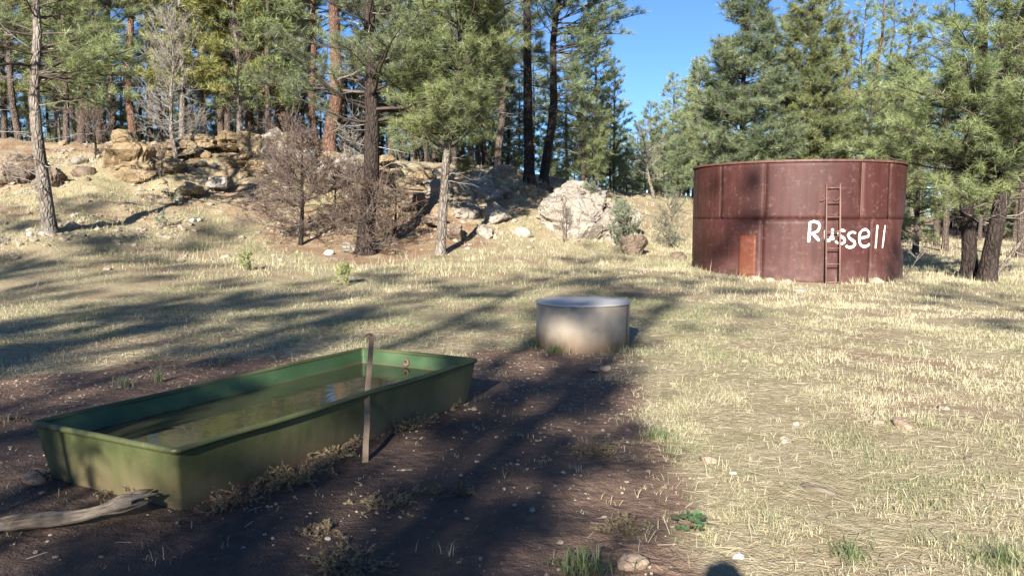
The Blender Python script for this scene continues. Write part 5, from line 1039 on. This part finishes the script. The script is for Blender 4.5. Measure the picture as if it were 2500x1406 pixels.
# ------------------------------------------------------------------ bark chunks, wood bits, droppings
wb = lambda lb, px, py, L_, r_, seed, rz, mt='stone_brown': tag(link('wood_piece', rock_mesh('wood_piece', seed, (L_, r_, r_ * 0.6), 3, lm if mt == 'w' else M[mt], 6, 0.08, 0.0, 0.3), None, hit(px, py) + [0, 0, r_ * 0.25], (0.1, 0.05, rz)), lb, 'wood piece')
wb('brown bent chunk of wood in the dry grass', 1998, 1197, 0.11, 0.04, 601, -0.7, 'w')
wb('small upright wood chip in the grass at right', 2366, 1122, 0.04, 0.03, 602, 0.4, 'w')
wb('short grey stick in the grass right of the drum', 1535, 919, 0.06, 0.012, 603, 0.1, 'w')
wb('short pale stick in the dry grass', 1960, 916, 0.07, 0.016, 604, -0.3, 'w')
def heap(label, px, py, rad, n, ps, seed, mat):
    P = hit(px, py); rg = np.random.default_rng(seed); o = thing('dropping_pile', label, 'droppings', P)
    r = rad * np.sqrt(rg.uniform(size=n)); a = rg.uniform(0, 6.28, n); z = rg.uniform(0, 1, n) * 0.45 * rad * np.clip(1 - r / rad, 0, 1) + ps * 0.5
    pb = scatter_pebbles('pellets', np.column_stack([r * np.cos(a) * 1.4, r * np.sin(a), z]), np.full(n, ps), mat, seed, 2); pb.parent = o; pb['kind'] = 'stuff'
dm, nt, b = new_mat('droppings'); t = NT(nt); t.put(b, 'Base Color', t.ramp(t.noise(t.coord('Object'), 30, 3), [(0.3, (0.06, 0.042, 0.026)), (0.7, (0.16, 0.115, 0.07))])); t.put(b, 'Roughness', 0.9)
heap('heap of brown animal pellets left of the trough', 30, 1030, 0.10, 150, 0.012, 3, dm)
heap('small brown dung heap in the dry grass at right', 2155, 952, 0.07, 60, 0.014, 4, dm)
# ------------------------------------------------------------------ the photographer, whose head shadow falls at the bottom of the picture
def skinned(name, joints, edges, root, sub=2):
    me = bpy.data.meshes.new(name); me.from_pydata([j[0] for j in joints], edges, []); o = bpy.data.objects.new(name, me); C.objects.link(o)
    m = o.modifiers.new('skin', 'SKIN'); m.use_smooth_shade = True
    for i, (_, r) in enumerate(joints):
        sv = me.skin_vertices[0].data[i]; sv.radius = r if isinstance(r, tuple) else (r, r); sv.use_root = (i == root)
    sb = o.modifiers.new('sub', 'SUBSURF'); sb.levels = sb.render_levels = sub
    dg = bpy.context.evaluated_depsgraph_get(); ev = o.evaluated_get(dg); res = bpy.data.meshes.new_from_object(ev); res.name = name
    bpy.data.objects.remove(o, do_unlink=True); bpy.data.meshes.remove(me); return res
def flat_mat(name, c, r=0.8):
    m, nt, b = new_mat(name); t = NT(nt); n = t.noise(t.coord('Object'), 40, 3); t.put(b, 'Base Color', t.mix(1.0, c, t.ramp(n, [(0.3, 0.8), (0.7, 1.1)]), 'MULTIPLY')); t.put(b, 'Roughness', r); return m
FY = -0.36
J = [((0, FY - 0.06, 0.95), (0.16, 0.11)), ((0, FY - 0.07, 1.18), (0.155, 0.10)), ((0, FY - 0.06, 1.42), (0.15, 0.10)), ((0, FY - 0.02, 1.53), (0.06, 0.06)), ((0, FY, 1.61), (0.075, 0.085)), ((0, FY + 0.01, 1.72), (0.075, 0.09)),
     ((0.19, FY - 0.06, 1.43), 0.062), ((0.25, FY + 0.02, 1.17), 0.046), ((0.10, FY + 0.27, 1.42), 0.030), ((0.06, FY + 0.32, 1.52), (0.036, 0.016)),
     ((-0.19, FY - 0.06, 1.43), 0.062), ((-0.25, FY + 0.02, 1.17), 0.046), ((-0.10, FY + 0.27, 1.42), 0.030), ((-0.085, FY + 0.32, 1.52), (0.036, 0.016)),
     ((0.10, FY - 0.06, 0.88), 0.098), ((0.11, FY - 0.03, 0.50), 0.064), ((0.12, FY - 0.07, 0.10), 0.045), ((0.14, FY + 0.11, 0.035), (0.042, 0.03)),
     ((-0.10, FY - 0.06, 0.88), 0.098), ((-0.11, FY - 0.03, 0.50), 0.064), ((-0.12, FY - 0.07, 0.10), 0.045), ((-0.14, FY + 0.11, 0.035), (0.042, 0.03))]
E = [(0, 1), (1, 2), (2, 3), (3, 4), (4, 5), (2, 6), (6, 7), (7, 8), (8, 9), (2, 10), (10, 11), (11, 12), (12, 13), (0, 14), (14, 15), (15, 16), (16, 17), (0, 18), (18, 19), (19, 20), (20, 21)]
body = skinned('person', J, E, 0)
mats_ = [flat_mat('skin', (0.45, 0.28, 0.20), 0.55), flat_mat('shirt', (0.10, 0.14, 0.20)), flat_mat('trousers', (0.10, 0.09, 0.075)), flat_mat('shoes', (0.05, 0.035, 0.025))]
for m_ in mats_: body.materials.append(m_)
for p_ in body.polygons:
    c_ = p_.center; arm = abs(c_.x) > 0.02 and c_.y > FY + 0.05 and c_.z > 1.2
    p_.material_index = 3 if c_.z < 0.11 else 2 if c_.z < 0.96 else 0 if (arm or c_.z > 1.50) else 1
    p_.use_smooth = True
per_ = link('person', body); tag(per_, 'standing person behind the viewpoint holding up a phone with both hands', 'person')
hb_ = MB(); V0, T0 = ICO[3]; k = V0[:, 2] > -0.15 - 0.5 * (V0[:, 1] < 0.1); V1 = V0 * [0.098, 0.115, 0.115] * (1 + 0.10 * vnoise(V0[:, 0] * 9, V0[:, 1] * 9, V0[:, 2] * 9)[:, None]) + [0, FY - 0.005, 1.715]
link('hair', hb_.add(V1, [q for q in T0 if k[q].all()]).mesh('hair', flat_mat('hair', (0.05, 0.035, 0.025))), per_)
for ex in (-0.033, 0.033): link('eye', MB().add(ICO[2][0] * 0.012 + [ex, FY + 0.088, 1.665], ICO[2][1]).mesh('eye', flat_mat('eye', (0.25, 0.2, 0.17), 0.2)), per_)
link('nose', MB().add(ICO[2][0] * [0.012, 0.018, 0.022] + [0, FY + 0.098, 1.635], ICO[2][1]).mesh('nose', mats_[0]), per_)
for s_ in (-1, 1):                        # fingers wrapped round the phone edges
    hx = 0.06 if s_ > 0 else -0.085
    for k in range(4):
        z_ = 1.505 + 0.021 * k; ln = (0.055, 0.065, 0.068, 0.058)[k]
        link('finger', skinned('finger', [((hx, FY + 0.315, z_), 0.0095), ((hx + s_ * 0.012, FY + 0.335, z_ + 0.004), 0.009), ((hx - s_ * 0.006, FY + 0.345, z_ + 0.006), 0.0085), ((hx + s_ * 0.008 - s_ * ln * 0.5, FY + 0.3445, z_ + 0.006), 0.007)], [(0, 1), (1, 2), (2, 3)], 0, 1), per_).data.materials.append(mats_[0])
    link('thumb', skinned('thumb', [((hx, FY + 0.305, 1.50), 0.011), ((hx - s_ * 0.012, FY + 0.300, 1.53), 0.010), ((hx - s_ * 0.028, FY + 0.312, 1.55), 0.008)], [(0, 1), (1, 2)], 0, 1), per_).data.materials.append(mats_[0])
ph_ = link('phone', MB().box((0, 0, 0), (0.15, 0.008, 0.075)).mesh('phone', flat_mat('phone_case', (0.02, 0.02, 0.022), 0.3), False), None, (-0.012, FY + 0.326, 1.565)); tag(ph_, 'black phone held up by the person behind the viewpoint', 'phone')
